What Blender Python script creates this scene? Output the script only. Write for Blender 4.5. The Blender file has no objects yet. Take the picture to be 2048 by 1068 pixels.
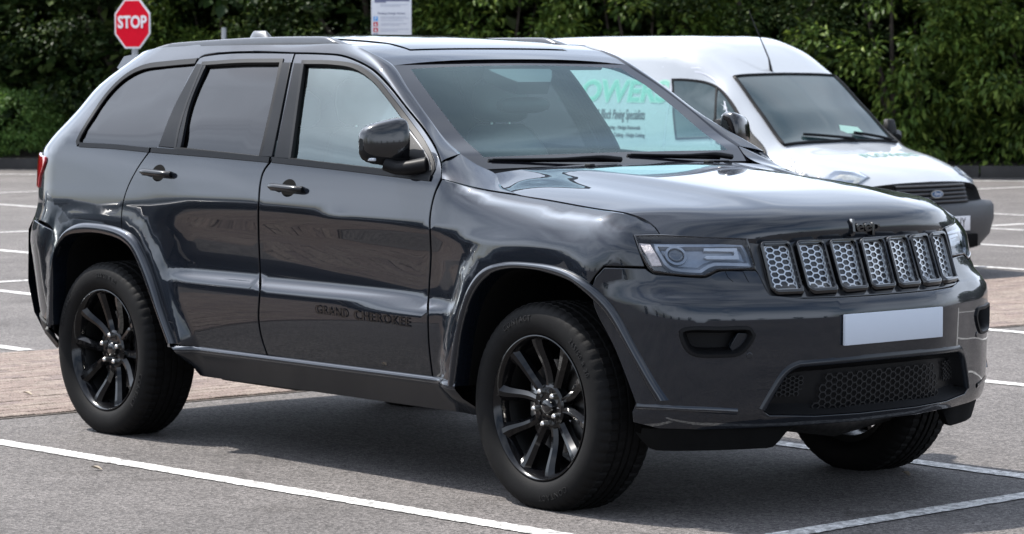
import bpy, bmesh, math, random
import numpy as np
from mathutils import Vector, Matrix, geometry
R=math.radians
scene=bpy.context.scene
COL=scene.collection
# ---------------------------------------------------------------- camera
CAM=np.array([8.0735,-7.9258,1.6300]); YAW,PIT,ROL,FPX=2.4364,-.0694,-.0018,5899.04
_d=np.array([math.cos(PIT)*math.cos(YAW),math.cos(PIT)*math.sin(YAW),math.sin(PIT)])
_r=np.cross(_d,[0,0,1.]);_r/=np.linalg.norm(_r);_u=np.cross(_r,_d)
CR=math.cos(ROL)*_r+math.sin(ROL)*_u; CU=-math.sin(ROL)*_r+math.cos(ROL)*_u; CD=_d
def project(P):
    v=np.asarray(P,float)-CAM; z=v@CD
    return np.stack([1024+FPX*(v@CR)/z,534-FPX*(v@CU)/z],-1)
def ray(px,py): return CD+CR*(px-1024)/FPX-CU*(py-534)/FPX
def on_y(px,py,Y): v=ray(px,py); return CAM+v*(Y-CAM[1])/v[1]
def on_x(px,py,X): v=ray(px,py); return CAM+v*(X-CAM[0])/v[0]
def on_z(px,py,Z=0.): v=ray(px,py); return CAM+v*(Z-CAM[2])/v[2]
def at_depth(px,py,D): return CAM+D*ray(px,py)
# ---- interpolation -------------------------------------------------
def pch_rows(Z,Y,z):
    """monotone cubic, one knot row per sample: Z,Y (N,K), z (N,)"""
    h=np.diff(Z,axis=1); h=np.maximum(h,1e-6); dl=np.diff(Y,axis=1)/h
    m=np.zeros_like(Y)
    w1=2*h[:,1:]+h[:,:-1]; w2=h[:,1:]+2*h[:,:-1]
    same=(dl[:,1:]*dl[:,:-1])>0
    den=np.where(same,w1/np.where(same,dl[:,:-1],1)+w2/np.where(same,dl[:,1:],1),1)
    m[:,1:-1]=np.where(same,(w1+w2)/den,0); m[:,0]=dl[:,0]; m[:,-1]=dl[:,-1]
    i=np.clip((Z[:,1:-1]<=z[:,None]).sum(1),0,Z.shape[1]-2); r=np.arange(len(z))
    t=(z-Z[r,i])/h[r,i]; tc=np.clip(t,0,1); H=h[r,i]
    a,b,ma,mb=Y[r,i],Y[r,i+1],m[r,i],m[r,i+1]
    v=(2*tc**3-3*tc**2+1)*a+(tc**3-2*tc**2+tc)*H*ma+(-2*tc**3+3*tc**2)*b+(tc**3-tc**2)*H*mb
    return v+np.where(t<0,ma*(t)*H,0)+np.where(t>1,mb*(t-1)*H,0)
class Pch:
    """monotone cubic through shared knots for one or many columns, slopes worked out once"""
    def __init__(self,xs,Y):
        self.x=np.asarray(xs,float); Y=np.asarray(Y,float); self.one=Y.ndim==1; self.Y=Y[:,None] if self.one else Y
        h=np.diff(self.x)[:,None]; dl=np.diff(self.Y,axis=0)/h; m=np.zeros_like(self.Y); w1=2*h[1:]+h[:-1]; w2=h[1:]+2*h[:-1]
        same=(dl[1:]*dl[:-1])>0; den=np.where(same,w1/np.where(same,dl[:-1],1)+w2/np.where(same,dl[1:],1),1)
        m[1:-1]=np.where(same,(w1+w2)/den,0); m[0]=dl[0]; m[-1]=dl[-1]; self.m=m; self.h=h[:,0]
    def __call__(self,x):
        x=np.atleast_1d(np.asarray(x,float)); i=np.clip(np.searchsorted(self.x,x,side='right')-1,0,len(self.x)-2); H=self.h[i]; t=(x-self.x[i])/H; tc=np.clip(t,0,1)
        ma=self.m[i]*H[:,None]; mb=self.m[i+1]*H[:,None]; t2=tc*tc;t3=t2*tc
        v=(2*t3-3*t2+1)[:,None]*self.Y[i]+(t3-2*t2+tc)[:,None]*ma+(3*t2-2*t3)[:,None]*self.Y[i+1]+(t3-t2)[:,None]*mb
        v=v+np.minimum(t,0)[:,None]*ma+np.maximum(t-1,0)[:,None]*mb
        return v[:,0] if self.one else v
_pc={}
def pch(xs,ys,x):
    key=(tuple(xs),tuple(ys))
    if key not in _pc: _pc[key]=Pch(xs,ys)
    return _pc[key](x)
def sstep(t): t=np.clip(t,0,1); return t*t*(3-2*t)
def poly_dist(P,L):
    """distance of points P (N,2) to polyline L"""
    P=np.asarray(P,float);L=np.asarray(L,float); best=np.full(len(P),1e9)
    for a,b in zip(L[:-1],L[1:]):
        e=b-a; t=np.clip(((P-a)@e)/max(e@e,1e-12),0,1); best=np.minimum(best,np.linalg.norm(P-a-t[:,None]*e,axis=1))
    return best
# ---- the side of the SUV: half width as a function of x and z --------
ARCH_F=[(-.471,.424),(-.456,.517),(-.414,.663),(-.357,.788),(-.279,.863),(-.17,.896),(-.001,.905),(.177,.892),(.321,.841),(.408,.765),(.507,.61),(.60,.446)]
ARCH_FI=[(-.438,.417),(-.39,.635),(-.325,.769),(-.233,.845),(-.125,.873),(.0,.878),(.103,.869),(.249,.837),(.35,.772),(.463,.626),(.567,.443)]
ARCH_R=[(-3.31,.46),(-3.295,.529),(-3.269,.724),(-3.182,.868),(-3.069,.92),(-2.922,.93),(-2.707,.913),(-2.602,.874),(-2.499,.753),(-2.399,.577),(-2.311,.445)]
ARCH_RI=[(-3.275,.46),(-3.268,.60),(-3.243,.774),(-3.166,.854),(-3.017,.88),(-2.915,.884),(-2.815,.878),(-2.708,.859),(-2.622,.815),(-2.52,.685),(-2.36,.445)]
SX=[-3.3,-2.75,-2.45,-2.2,-1.8,-1.1,-.72,-.60,-.49,-.36,0.,.35]
def _zb(x): return 1.214-.04*(x+1.14)
ST=[]
_K={-3.3:(.86,.90,.935,.942,.952,.953,.937,.897,.795,.685,.615),-2.75:(.86,.905,.942,.948,.954,.953,.938,.899,.80,.70,.635),-2.45:(.85,.912,.945,.943,.944,.947,.939,.900,.805,.705,.645),
    -2.2:(.845,.915,.949,.916,.924,.9445,.938,.901,.805,.71,.65),-1.8:(.84,.915,.950,.912,.920,.943,.9395,.901,.805,.71,.65),-1.1:(.84,.915,.950,.912,.920,.943,.9405,.901,.770,.678,.630),
    -.72:(.84,.915,.949,.913,.922,.943,.9405,.901,.705,.62,.58),-.60:(.84,.915,.945,.917,.925,.943,.9405,.901,.69,.60,.56),
    -.49:(.84,.915,.938,.928,.934,.944,.9415,.897,.84,.78,.70),-.36:(.84,.915,.936,.936,.944,.947,.944,.896,.85,.80,.72),0.:(.84,.915,.937,.948,.957,.957,.954,.897,.850,.80,.70),.35:(.84,.915,.937,.944,.951,.949,.946,.885,.842,.79,.70)}
for x in SX:
    zc=.693-.023*(x+1.108); zs=1.034-.052*(x+1.15); zb=_zb(x)
    if x<-1.7: zs={-3.3:1.0,-2.75:1.015,-2.45:1.035,-2.2:1.052,-1.8:1.062}[x]
    z=[.30,.435,zc,zc+.05,.90,zs,zs+.011,zb,1.45,1.62,1.70]
    if x==-.49: z=[.30,.435,zc,zc+.05,.89,.993,1.004,1.155,1.205,1.225,1.245]
    if x==-.36: z=[.30,.435,zc,zc+.05,.88,.985,.996,1.128,1.158,1.172,1.19]
    if x==0.: z=[.30,.435,zc,zc+.05,.88,.975,.987,1.093,1.119,1.138,1.16]
    if x==.35: z=[.30,.435,zc,zc+.05,.86,.93,.945,1.058,1.085,1.105,1.13]
    if x<-1.7: z[6]=zs+{-3.3:.11,-2.75:.10,-2.45:.07,-2.2:.045,-1.8:.022}[x]
    ST.append((z,_K[x]))
ST=np.array(ST); ST_P=Pch(SX,np.hstack([ST[:,0],ST[:,1]])); _NK=ST.shape[2]
def corner_x(z): return pch([.3,.5,.8,.92,1.0,1.2,1.36,1.5,1.64,1.75],[-3.28,-3.34,-3.36,-3.31,-3.27,-3.295,-3.165,-3.10,-2.92,-2.78],z)
def side_y(x,z):
    x=np.asarray(x,float);z=np.asarray(z,float)
    q=ST_P(x); Zk=q[:,:_NK]; Yk=q[:,_NK:]
    y=pch_rows(Zk,Yk,z)
    P=np.stack([x,z],1)
    for A in (ARCH_F,ARCH_R):
        if x.max()<A[0][0]-.2 or x.min()>A[-1][0]+.2: continue
        dd=poly_dist(P,A); w=sstep((.115-dd)/.085)*sstep((1.04-z)/.08); y=y+(np.maximum(.959,y)-y)*w
    t=np.maximum(0,corner_x(z)-x); r=.50; tm=.9*r
    d0=r-math.sqrt(r*r-tm*tm); sl=tm/math.sqrt(r*r-tm*tm)
    y=y-np.where(t<tm,r-np.sqrt(np.maximum(r*r-np.minimum(t,tm)**2,0)),d0+sl*(t-tm))
    return y
def S(u,v): return np.stack([np.asarray(u,float),side_y(u,v),np.asarray(v,float)],1)
# ---- the front of the SUV: (w,z), w = signed distance round the nose ----
FB=np.array([(.80,0),(.765,.30),(.704,.526),(.63,.71),(.53,.86),(.41,.922)]); FW=[1,1,1,.9,.6,.15]
FA=[0,.302,.536,.734,.914,1.049]; A0=1.161
FZ=[.26,.33,.40,.78,.86,.95,1.03,1.07,1.12]
FDX=[[0]*9,[0,.01,.018,.018,0,0,0,0,0],[0,0,0,0,0,0,-.01,-.04,-.09],[0,0,0,0,-.012,-.012,-.042,-.085,-.13],[0,0,0,0,-.035,-.035,-.055,-.085,-.15],[0,0,0,0,-.012,-.012,-.015,-.03,-.08]]
FDY=[[0]*9,[0]*9,[0,0,0,0,0,0,0,0,-.02],[-.02,-.005,0,0,0,0,-.02,-.04,-.08],[-.04,-.012,0,0,0,0,-.04,-.10,-.18],[-.06,-.018,0,0,0,0,-.042,-.10,-.2]]
F_P=Pch(FZ,np.array(FDX+FDY).T)
def nose_x(z): return pch([.26,.31,.37,.45,.60,.72,.775,.815,.835,.90,.98,1.03,1.10],[.76,.83,.868,.878,.886,.888,.878,.840,.824,.80,.774,.752,.70],z)
def F(w,z):
    w=np.asarray(w,float);z=np.asarray(z,float);a=np.abs(w);n=len(a)
    X=[];Y=[]
    dxc=nose_x(z)-.80
    q=F_P(z)
    for k in range(6):
        X.append(FB[k,0]+FW[k]*dxc+q[:,k]);Y.append(FB[k,1]+q[:,6+k])
    for xs in (.30,.20,.10):
        X.append(np.full(n,xs)); Y.append(side_y(np.full(n,xs),z))
    X=[X[1]]+X; Y=[-Y[1]]+Y
    A=np.array([-FA[1]]+FA+[A0,A0+.1,A0+.2]); X=np.stack(X,1);Y=np.stack(Y,1)
    def herm(V):
        m=np.zeros_like(V)
        h=np.diff(A); dl=np.diff(V,axis=1)/h
        m[:,1:-1]=(dl[:,:-1]*h[1:]+dl[:,1:]*h[:-1])/(h[1:]+h[:-1]); m[:,0]=dl[:,0];m[:,-1]=dl[:,-1]
        i=np.clip(np.searchsorted(A,a,side='right')-1,1,len(A)-2); r=np.arange(n); H=h[i]; t=np.clip((a-A[i])/H,0,1)
        return (2*t**3-3*t**2+1)*V[r,i]+(t**3-2*t**2+t)*H*m[r,i]+(-2*t**3+3*t**2)*V[r,i+1]+(t**3-t**2)*H*m[r,i+1]
    x=herm(X);y=herm(Y)
    far=a>A0+.2-1e-9; xf=.30-(a-A0)
    if far.any():
        x=np.where(far,xf,x); y=np.where(far,side_y(xf,z),y)
    return np.stack([x,np.where(w<0,-1,1)*y,z],1)
def px_side(pts):
    """pixels -> (x,z) on the near side surface"""
    p=np.asarray(pts,float); v=CD+np.outer(p[:,0]-1024,CR)/FPX-np.outer(p[:,1]-534,CU)/FPX; Y=np.full(len(p),.93)
    for _ in range(45):
        P=CAM+v*((-Y-CAM[1])/v[:,1])[:,None]; Y=Y+.5*(side_y(P[:,0],P[:,2])-Y)
    return [tuple(q) for q in P[:,[0,2]]]
_grid={}
def px_surf(fn,pts,u0,u1,v0,v1,n=220,m=120):
    """pixels -> parameters of a surface: nearest sample, then Newton"""
    key=(fn,u0,u1,v0,v1,n,m)
    if key not in _grid:
        U,V=np.meshgrid(np.linspace(u0,u1,n),np.linspace(v0,v1,m),indexing='ij'); U=U.ravel();V=V.ravel(); _grid[key]=(U,V,project(fn(U,V)))
    U,V,Q=_grid[key]; p=np.asarray(pts,float)
    k=np.array([np.argmin(((Q-a)**2).sum(1)) for a in p]); u=U[k].copy();v=V[k].copy(); h=1e-4
    for _ in range(12):
        q0=project(fn(u,v));a=(project(fn(u+h,v))-q0)/h;b=(project(fn(u,v+h))-q0)/h; e=p-q0
        det=a[:,0]*b[:,1]-a[:,1]*b[:,0]; det=np.where(np.abs(det)<1e-3,1e-3,det)
        du=(e[:,0]*b[:,1]-e[:,1]*b[:,0])/det; dv=(a[:,0]*e[:,1]-a[:,1]*e[:,0])/det
        u=np.clip(u+np.clip(du,-.03,.03),u0,u1); v=np.clip(v+np.clip(dv,-.03,.03),v0,v1)
    return list(zip(u,v))

cam=bpy.data.cameras.new('camera'); camo=bpy.data.objects.new('camera',cam); COL.objects.link(camo)
cam.sensor_width=36; cam.lens=36*FPX/2048; cam.clip_start=.1; cam.clip_end=2000
M=Matrix.Identity(4)
for i in range(3): M[i][0]=CR[i]; M[i][1]=CU[i]; M[i][2]=-CD[i]; M[i][3]=CAM[i]
camo.matrix_world=M; scene.camera=camo
cam.dof.use_dof=True; cam.dof.focus_distance=10.4; cam.dof.aperture_fstop=9
# ---------------------------------------------------------------- light
CLG,CLB=1.6,4.0     # cloud brightness: share of the clear sky behind it, plus a floor
SUN=np.array([-.66,-.23,1.]); SUN/=np.linalg.norm(SUN)
w=bpy.data.worlds.new('World'); scene.world=w; w.use_nodes=True
nt=w.node_tree; nt.nodes.clear()
def N(nt,t,**k):
    n=nt.nodes.new(t)
    for a,b in k.items():
        if a in n.inputs: n.inputs[a].default_value=b
        else: setattr(n,a,b)
    return n
out=N(nt,'ShaderNodeOutputWorld'); bg=N(nt,'ShaderNodeBackground',Strength=.12)
sky=N(nt,'ShaderNodeTexSky',sky_type='NISHITA',sun_disc=False,sun_elevation=math.asin(SUN[2]),sun_rotation=math.atan2(SUN[0],SUN[1]),air_density=1.0,dust_density=2.0,ozone_density=1.0)
tc=N(nt,'ShaderNodeTexCoord'); mp=N(nt,'ShaderNodeMapping'); mp.inputs['Scale'].default_value=(1,1,2.6)
no=N(nt,'ShaderNodeTexNoise',Scale=1.7,Detail=5.,Roughness=.52,Distortion=.5)
rp=N(nt,'ShaderNodeValToRGB'); rp.color_ramp.elements[0].position=.34; rp.color_ramp.elements[1].position=.62
rp.color_ramp.elements[0].color=(.06,.06,.06,1); rp.color_ramp.elements[1].color=(1,1,1,1)
mx=N(nt,'ShaderNodeMixRGB'); bw=N(nt,'ShaderNodeRGBToBW'); cg=N(nt,'ShaderNodeMath',operation='MULTIPLY_ADD'); cg.inputs[1].default_value=CLG; cg.inputs[2].default_value=CLB
ct=N(nt,'ShaderNodeMixRGB',blend_type='MULTIPLY'); ct.inputs[0].default_value=1; ct.inputs['Color2'].default_value=(.90,1.,1.17,1)
L=nt.links.new
L(tc.outputs['Generated'],mp.inputs['Vector']);L(mp.outputs[0],no.inputs['Vector']);L(no.outputs['Fac'],rp.inputs[0]);L(rp.outputs[0],mx.inputs[0])
L(sky.outputs[0],bw.inputs[0]);L(bw.outputs[0],cg.inputs[0]);L(cg.outputs[0],ct.inputs['Color1']);L(ct.outputs[0],mx.inputs['Color2']);L(sky.outputs[0],mx.inputs['Color1']);L(mx.outputs[0],bg.inputs[0]);L(bg.outputs[0],out.inputs[0])
sl=bpy.data.lights.new('sun','SUN'); sl.energy=5.0; sl.angle=R(.53); sl.color=(1,.955,.89)
so=bpy.data.objects.new('sun',sl); COL.objects.link(so); so.rotation_euler=Vector(SUN).to_track_quat('Z','Y').to_euler()
scene.view_settings.view_transform='Standard'; scene.view_settings.look='None'; scene.view_settings.exposure=.9; scene.view_settings.gamma=1
scene.cycles.use_denoising=True; scene.cycles.denoising_prefilter='ACCURATE'; scene.cycles.use_adaptive_sampling=False; scene.cycles.max_bounces=8; scene.cycles.transparent_max_bounces=16; scene.cycles.caustics_reflective=False; scene.cycles.caustics_refractive=False
# ---------------------------------------------------------------- materials
def mat(name,col,rough=.5,metal=0.,coat=0.,coat_r=.03,spec=.5,var=0.,scale=20.,bump=0.,bscale=200.,emit=None,detail=6.,var2=None,flake=0.):
    m=bpy.data.materials.new(name); m.use_nodes=True; t=m.node_tree; b=t.nodes['Principled BSDF']
    b.inputs['Base Color'].default_value=(*col,1); b.inputs['Roughness'].default_value=rough; b.inputs['Metallic'].default_value=metal
    b.inputs['Coat Weight'].default_value=coat; b.inputs['Coat Roughness'].default_value=coat_r; b.inputs['Specular IOR Level'].default_value=spec
    tcn=N(t,'ShaderNodeTexCoord')
    n=N(t,'ShaderNodeTexNoise',Scale=scale,Detail=detail,Roughness=.6); t.links.new(tcn.outputs['Object'],n.inputs['Vector'])
    r=N(t,'ShaderNodeValToRGB'); r.color_ramp.elements[0].position=.3; r.color_ramp.elements[1].position=.72
    c2=var2 or tuple(min(1,c*(1+var)) for c in col)
    r.color_ramp.elements[0].color=(*[c*(1-var) for c in col],1); r.color_ramp.elements[1].color=(*c2,1)
    t.links.new(n.outputs['Fac'],r.inputs[0]); t.links.new(r.outputs[0],b.inputs['Base Color'])
    if bump:
        n2=N(t,'ShaderNodeTexNoise',Scale=bscale,Detail=4.); bp=N(t,'ShaderNodeBump',Strength=bump,Distance=.01)
        t.links.new(tcn.outputs['Object'],n2.inputs['Vector']); t.links.new(n2.outputs['Fac'],bp.inputs['Height']); t.links.new(bp.outputs[0],b.inputs['Normal'])
    if flake:
        v=N(t,'ShaderNodeTexVoronoi',Scale=2500.); g=N(t,'ShaderNodeMixRGB',blend_type='ADD'); g.inputs[0].default_value=flake
        t.links.new(tcn.outputs['Object'],v.inputs['Vector']); t.links.new(r.outputs[0],g.inputs['Color1']); t.links.new(v.outputs['Color'],g.inputs['Color2']); t.links.new(g.outputs[0],b.inputs['Base Color'])
    if emit: b.inputs['Emission Color'].default_value=(*emit[:3],1); b.inputs['Emission Strength'].default_value=emit[3]
    return m
def glass(name,tint,rough=0.,ior=1.5,gain=1.,film=(1,1,1)):
    m=bpy.data.materials.new(name); m.use_nodes=True; t=m.node_tree; t.nodes.clear(); l=t.links.new
    o=N(t,'ShaderNodeOutputMaterial'); tr=N(t,'ShaderNodeBsdfTransparent'); gl=N(t,'ShaderNodeBsdfGlossy',Roughness=rough); gl.inputs['Color'].default_value=(*film,1)
    tcn=N(t,'ShaderNodeTexCoord'); n=N(t,'ShaderNodeTexNoise',Scale=3.,Detail=2.); r=N(t,'ShaderNodeMixRGB'); r.inputs['Color1'].default_value=(*tint,1); r.inputs['Color2'].default_value=(*[c*.96 for c in tint],1)
    l(tcn.outputs['Object'],n.inputs['Vector']); l(n.outputs['Fac'],r.inputs[0]); l(r.outputs[0],tr.inputs[0])
    ge=N(t,'ShaderNodeNewGeometry'); dt=N(t,'ShaderNodeVectorMath',operation='DOT_PRODUCT'); l(ge.outputs['Normal'],dt.inputs[0]); l(ge.outputs['Incoming'],dt.inputs[1])
    ab=N(t,'ShaderNodeMath',operation='ABSOLUTE'); l(dt.outputs['Value'],ab.inputs[0]); su=N(t,'ShaderNodeMath',operation='SUBTRACT'); su.inputs[0].default_value=1; l(ab.outputs[0],su.inputs[1])
    pw=N(t,'ShaderNodeMath',operation='POWER'); pw.inputs[1].default_value=5; l(su.outputs[0],pw.inputs[0]); f0=((ior-1)/(ior+1))**2*gain
    ma=N(t,'ShaderNodeMath',operation='MULTIPLY_ADD'); ma.inputs[1].default_value=1-f0; ma.inputs[2].default_value=f0; ma.use_clamp=True; l(pw.outputs[0],ma.inputs[0])
    mxs=N(t,'ShaderNodeMixShader'); l(ma.outputs[0],mxs.inputs[0]); l(tr.outputs[0],mxs.inputs[1]); l(gl.outputs[0],mxs.inputs[2]); l(mxs.outputs[0],o.inputs[0])
    return m
MT={}
MT['paint']=mat('suv_paint',(.0040,.0064,.0112),.42,.6,1.,.006,.0,var=.05,scale=6,flake=.004)
MT['paint'].node_tree.nodes['Principled BSDF'].inputs['Coat IOR'].default_value=1.52
MT['gloss']=mat('gloss_black',(.003,.003,.0036),.2,0,.9,.02,.2,var=.1)
MT['sill']=mat('sill_paint',(.006,.008,.0115),.5,0,.6,.16,.05,var=.1)
MT['handle']=mat('handle_black',(.004,.0045,.006),.3,0,.45,.06,.1,var=.1)
MT['satin']=mat('satin_black',(.006,.006,.0065),.45,0,0,.03,.12,var=.15,scale=30)
MT['plastic']=mat('black_plastic',(.008,.008,.0085),.55,0,0,.03,.25,var=.2,scale=60,bump=.15,bscale=900)
MT['pillar']=mat('pillar_trim',(.009,.010,.012),.42,var=.08,spec=.08)
MT['dark']=mat('dark_cavity',(.003,.003,.003),.9,0,0,.03,.1,var=.2)
MT['rubber']=mat('tyre_rubber',(.0048,.0046,.0046),.68,0,0,.03,.12,var=.3,scale=14,bump=.12,bscale=300)
MT['wheel']=mat('black_wheel_paint',(.0025,.0025,.003),.16,.0,.45,.03,.1,var=.1)
MT['barrel']=mat('wheel_barrel',(.004,.004,.004),.4,0,0,.03,.3,var=.2)
MT['steel']=mat('bright_steel',(.62,.61,.59),.28,1.,var=.1)
MT['disc']=mat('brake_disc',(.16,.155,.15),.42,1.,var=.3,scale=40)
MT['chrome']=mat('satin_chrome',(.45,.465,.48),.28,1.,var=.05)
MT['rail']=mat('roof_rail_satin',(.09,.092,.098),.32,.7,var=.06)
MT['plate']=mat('number_plate',(.47,.505,.56),.5,var=.01,spec=.2)
MT['amber']=mat('amber_reflector',(.60,.50,.45),.3,.1,.6,var=.25,scale=90,bump=.6,bscale=260)
MT['lampgrey']=mat('lamp_bezel',(.17,.19,.22),.3,.4,.5,var=.15,scale=30)
MT['lampwhite']=mat('light_bar',(.34,.36,.39),.35,.1,.5,var=.1,scale=60)
MT['lens']=glass('clear_lens',(.86,.89,.93),.0,1.45)
MT['projector']=mat('projector_lens',(.05,.058,.07),.08,.3,.7,var=.3,scale=25)
MT['redlens']=mat('red_lens',(.24,.006,.010),.08,0,1.,.02,var=.25,scale=30)
MT['windscreen']=glass('windscreen_glass',(.70,.91,.88),0,1.52,.85,(.80,1.,1.02))
MT['sideglass']=glass('side_glass',(.72,.92,.87),0,1.52,3.0,(.88,1.,.97))
MT['privacy']=glass('privacy_glass',(.05,.05,.055),0,1.55,1.25)
MT['frit']=mat('black_frit',(.006,.006,.008),.06,0,0,.02,.5,var=.1)
MT['seat']=mat('seat_leather',(.016,.018,.021),.5,var=.2,scale=40,bump=.1)
MT['dash']=mat('dashboard_plastic',(.026,.028,.031),.6,var=.15,scale=40)
# ---------------------------------------------------------------- mesh helpers
def link(o,parent=None):
    COL.objects.link(o)
    if parent is not None: o.parent=parent
    return o
def empty(name,loc=(0,0,0),rz=0,label=None,cat=None,group=None,parent=None):
    o=bpy.data.objects.new(name,None); o.empty_display_size=.1; link(o,parent); o.location=loc; o.rotation_euler=(0,0,rz)
    return tag(o,label,cat,group)
def tag(o,label=None,cat=None,group=None,kind=None):
    if label:o['label']=label
    if cat:o['category']=cat
    if group:o['group']=group
    if kind:o['kind']=kind
    return o
def mk(name,V,Fc,m,parent=None,smooth=True,normals=None,mats=None,midx=None,auto=None):
    me=bpy.data.meshes.new(name); me.from_pydata([tuple(map(float,v)) for v in V],[],[tuple(int(i) for i in f) for f in Fc]); 
    for mm in (mats or [m]): me.materials.append(MT[mm] if isinstance(mm,str) else mm)
    if smooth: me.polygons.foreach_set('use_smooth',[True]*len(me.polygons))
    if midx is not None: me.polygons.foreach_set('material_index',list(midx))
    me.update()
    if normals is not None: me.normals_split_custom_set_from_vertices([tuple(map(float,n)) for n in normals])
    elif auto and smooth:
        try: me.set_sharp_from_angle(angle=R(auto))
        except Exception: pass
    return link(bpy.data.objects.new(name,me),parent)
def cat_rom(P,step,closed=False):
    P=np.asarray(P,float)
    if len(P)<3:
        n=max(2,int(np.linalg.norm(P[-1]-P[0])/step)+1); t=np.linspace(0,1,n)[:,None]; return P[0]*(1-t)+P[-1]*t
    if closed: Q=np.vstack([P[-1],P,P[0],P[1]])
    else: Q=np.vstack([2*P[0]-P[1],P,2*P[-1]-P[-2]])
    o=[]
    for i in range(1,len(Q)-2):
        a,b,c,e=Q[i-1],Q[i],Q[i+1],Q[i+2]
        ta=np.linalg.norm(b-a)**.5+1e-9;tb=np.linalg.norm(c-b)**.5+1e-9;tcc=np.linalg.norm(e-c)**.5+1e-9
        m1=(b-a)/ta-(c-a)/(ta+tb)+(c-b)/tb; m2=(c-b)/tb-(e-b)/(tb+tcc)+(e-c)/tcc; m1*=tb;m2*=tb
        n=max(1,int(np.linalg.norm(c-b)/step)); t=(np.arange(n)/n)[:,None]
        o.append((2*t**3-3*t**2+1)*b+(t**3-2*t**2+t)*m1+(-2*t**3+3*t**2)*c+(t**3-t**2)*m2)
    if not closed: o.append(Q[-2][None])
    return np.vstack(o)
def path(step,*segs):
    """smooth segments joined at corners -> closed loop (last point not repeated)"""
    o=[cat_rom(s,step)[:-1] for s in segs]; return np.vstack(o)
def resample(P,n,closed=False):
    P=np.asarray(P,float)
    if closed: P=np.vstack([P,P[:1]])
    d=np.r_[0,np.cumsum(np.linalg.norm(np.diff(P,axis=0),axis=1))]; t=np.linspace(0,d[-1],n+1 if closed else n)
    Q=np.stack([np.interp(t,d,P[:,k]) for k in range(P.shape[1])],1); return Q[:-1] if closed else Q
def area2(P): x,y=P[:,0],P[:,1]; return float(np.sum(x*np.roll(y,-1)-np.roll(x,-1)*y))
def offs(P,d,closed=True):
    """shift a 2-D path to its left by d"""
    P=np.asarray(P,float)
    if closed: e0=P-np.roll(P,1,0); e1=np.roll(P,-1,0)-P
    else: e=np.diff(P,axis=0); e0=np.vstack([e[:1],e]); e1=np.vstack([e,e[-1:]])
    n0=np.stack([-e0[:,1],e0[:,0]],1);n1=np.stack([-e1[:,1],e1[:,0]],1)
    n0/=np.linalg.norm(n0,axis=1,keepdims=True)+1e-12;n1/=np.linalg.norm(n1,axis=1,keepdims=True)+1e-12
    n=n0+n1; l=np.linalg.norm(n,axis=1,keepdims=True); n/=l+1e-9; k=1/np.clip((n*n1).sum(1,keepdims=True),.5,1)
    return P+n*k*d
def inside(Q,P):
    Q=np.asarray(Q);P=np.asarray(P); r=np.zeros(len(Q),bool); x,y=Q[:,0],Q[:,1]
    for a,b in zip(P,np.roll(P,-1,0)):
        c=((a[1]>y)!=(b[1]>y)); 
        with np.errstate(all='ignore'): r^=c&(x<(b[0]-a[0])*(y-a[1])/(b[1]-a[1])+a[0])
    return r
CEN=np.array([-1.4,0,.75]); S.half=True
def surf_n(fn,u,v,h=2e-3):
    a=(fn(u+h,v)-fn(u-h,v)); b=(fn(u,v+h)-fn(u,v-h)); n=np.cross(a,b); n/=np.linalg.norm(n,axis=1,keepdims=True)+1e-12
    p=fn(u,v)-CEN; p=p*np.array([.3,1,.6]); s=np.sign((n*p).sum(1)); s[s==0]=1; return n*s[:,None]
def tri2(loops,h,extra=None):
    """constrained Delaunay fill of a polygon with holes plus inner grid points"""
    pts=[];edges=[]
    for Lp in loops:
        b=len(pts); n=len(Lp); pts+= [tuple(p) for p in Lp]; edges+=[(b+i,b+(i+1)%n) for i in range(n)]
    O=loops[0]; lo=O.min(0);hi=O.max(0)
    gx=np.arange(lo[0]+h/2,hi[0],h);gy=np.arange(lo[1]+h/2,hi[1],h)
    G=np.stack(np.meshgrid(gx,gy,indexing='ij'),-1).reshape(-1,2); G[:,0]+=((np.round((G[:,1]-lo[1])/h).astype(int)%2)*h*.5)
    if len(G):
        k=inside(G,O)
        for H in loops[1:]: k&=~inside(G,H)
        G=G[k]
        if len(G):
            dm=np.full(len(G),9.)
            for Lp in loops: dm=np.minimum(dm,poly_dist(G,np.vstack([Lp,Lp[:1]])))
            G=G[dm>h*.45]
    pts+= [tuple(p) for p in G]
    r=geometry.delaunay_2d_cdt([Vector(p) for p in pts],edges,[],0,1e-7)
    V=np.array([(v.x,v.y) for v in r[0]]); T=np.array(r[2]); c=V[T].mean(1); k=inside(c,O)
    for H in loops[1:]: k&=~inside(c,H)
    return V,T[k]
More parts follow.
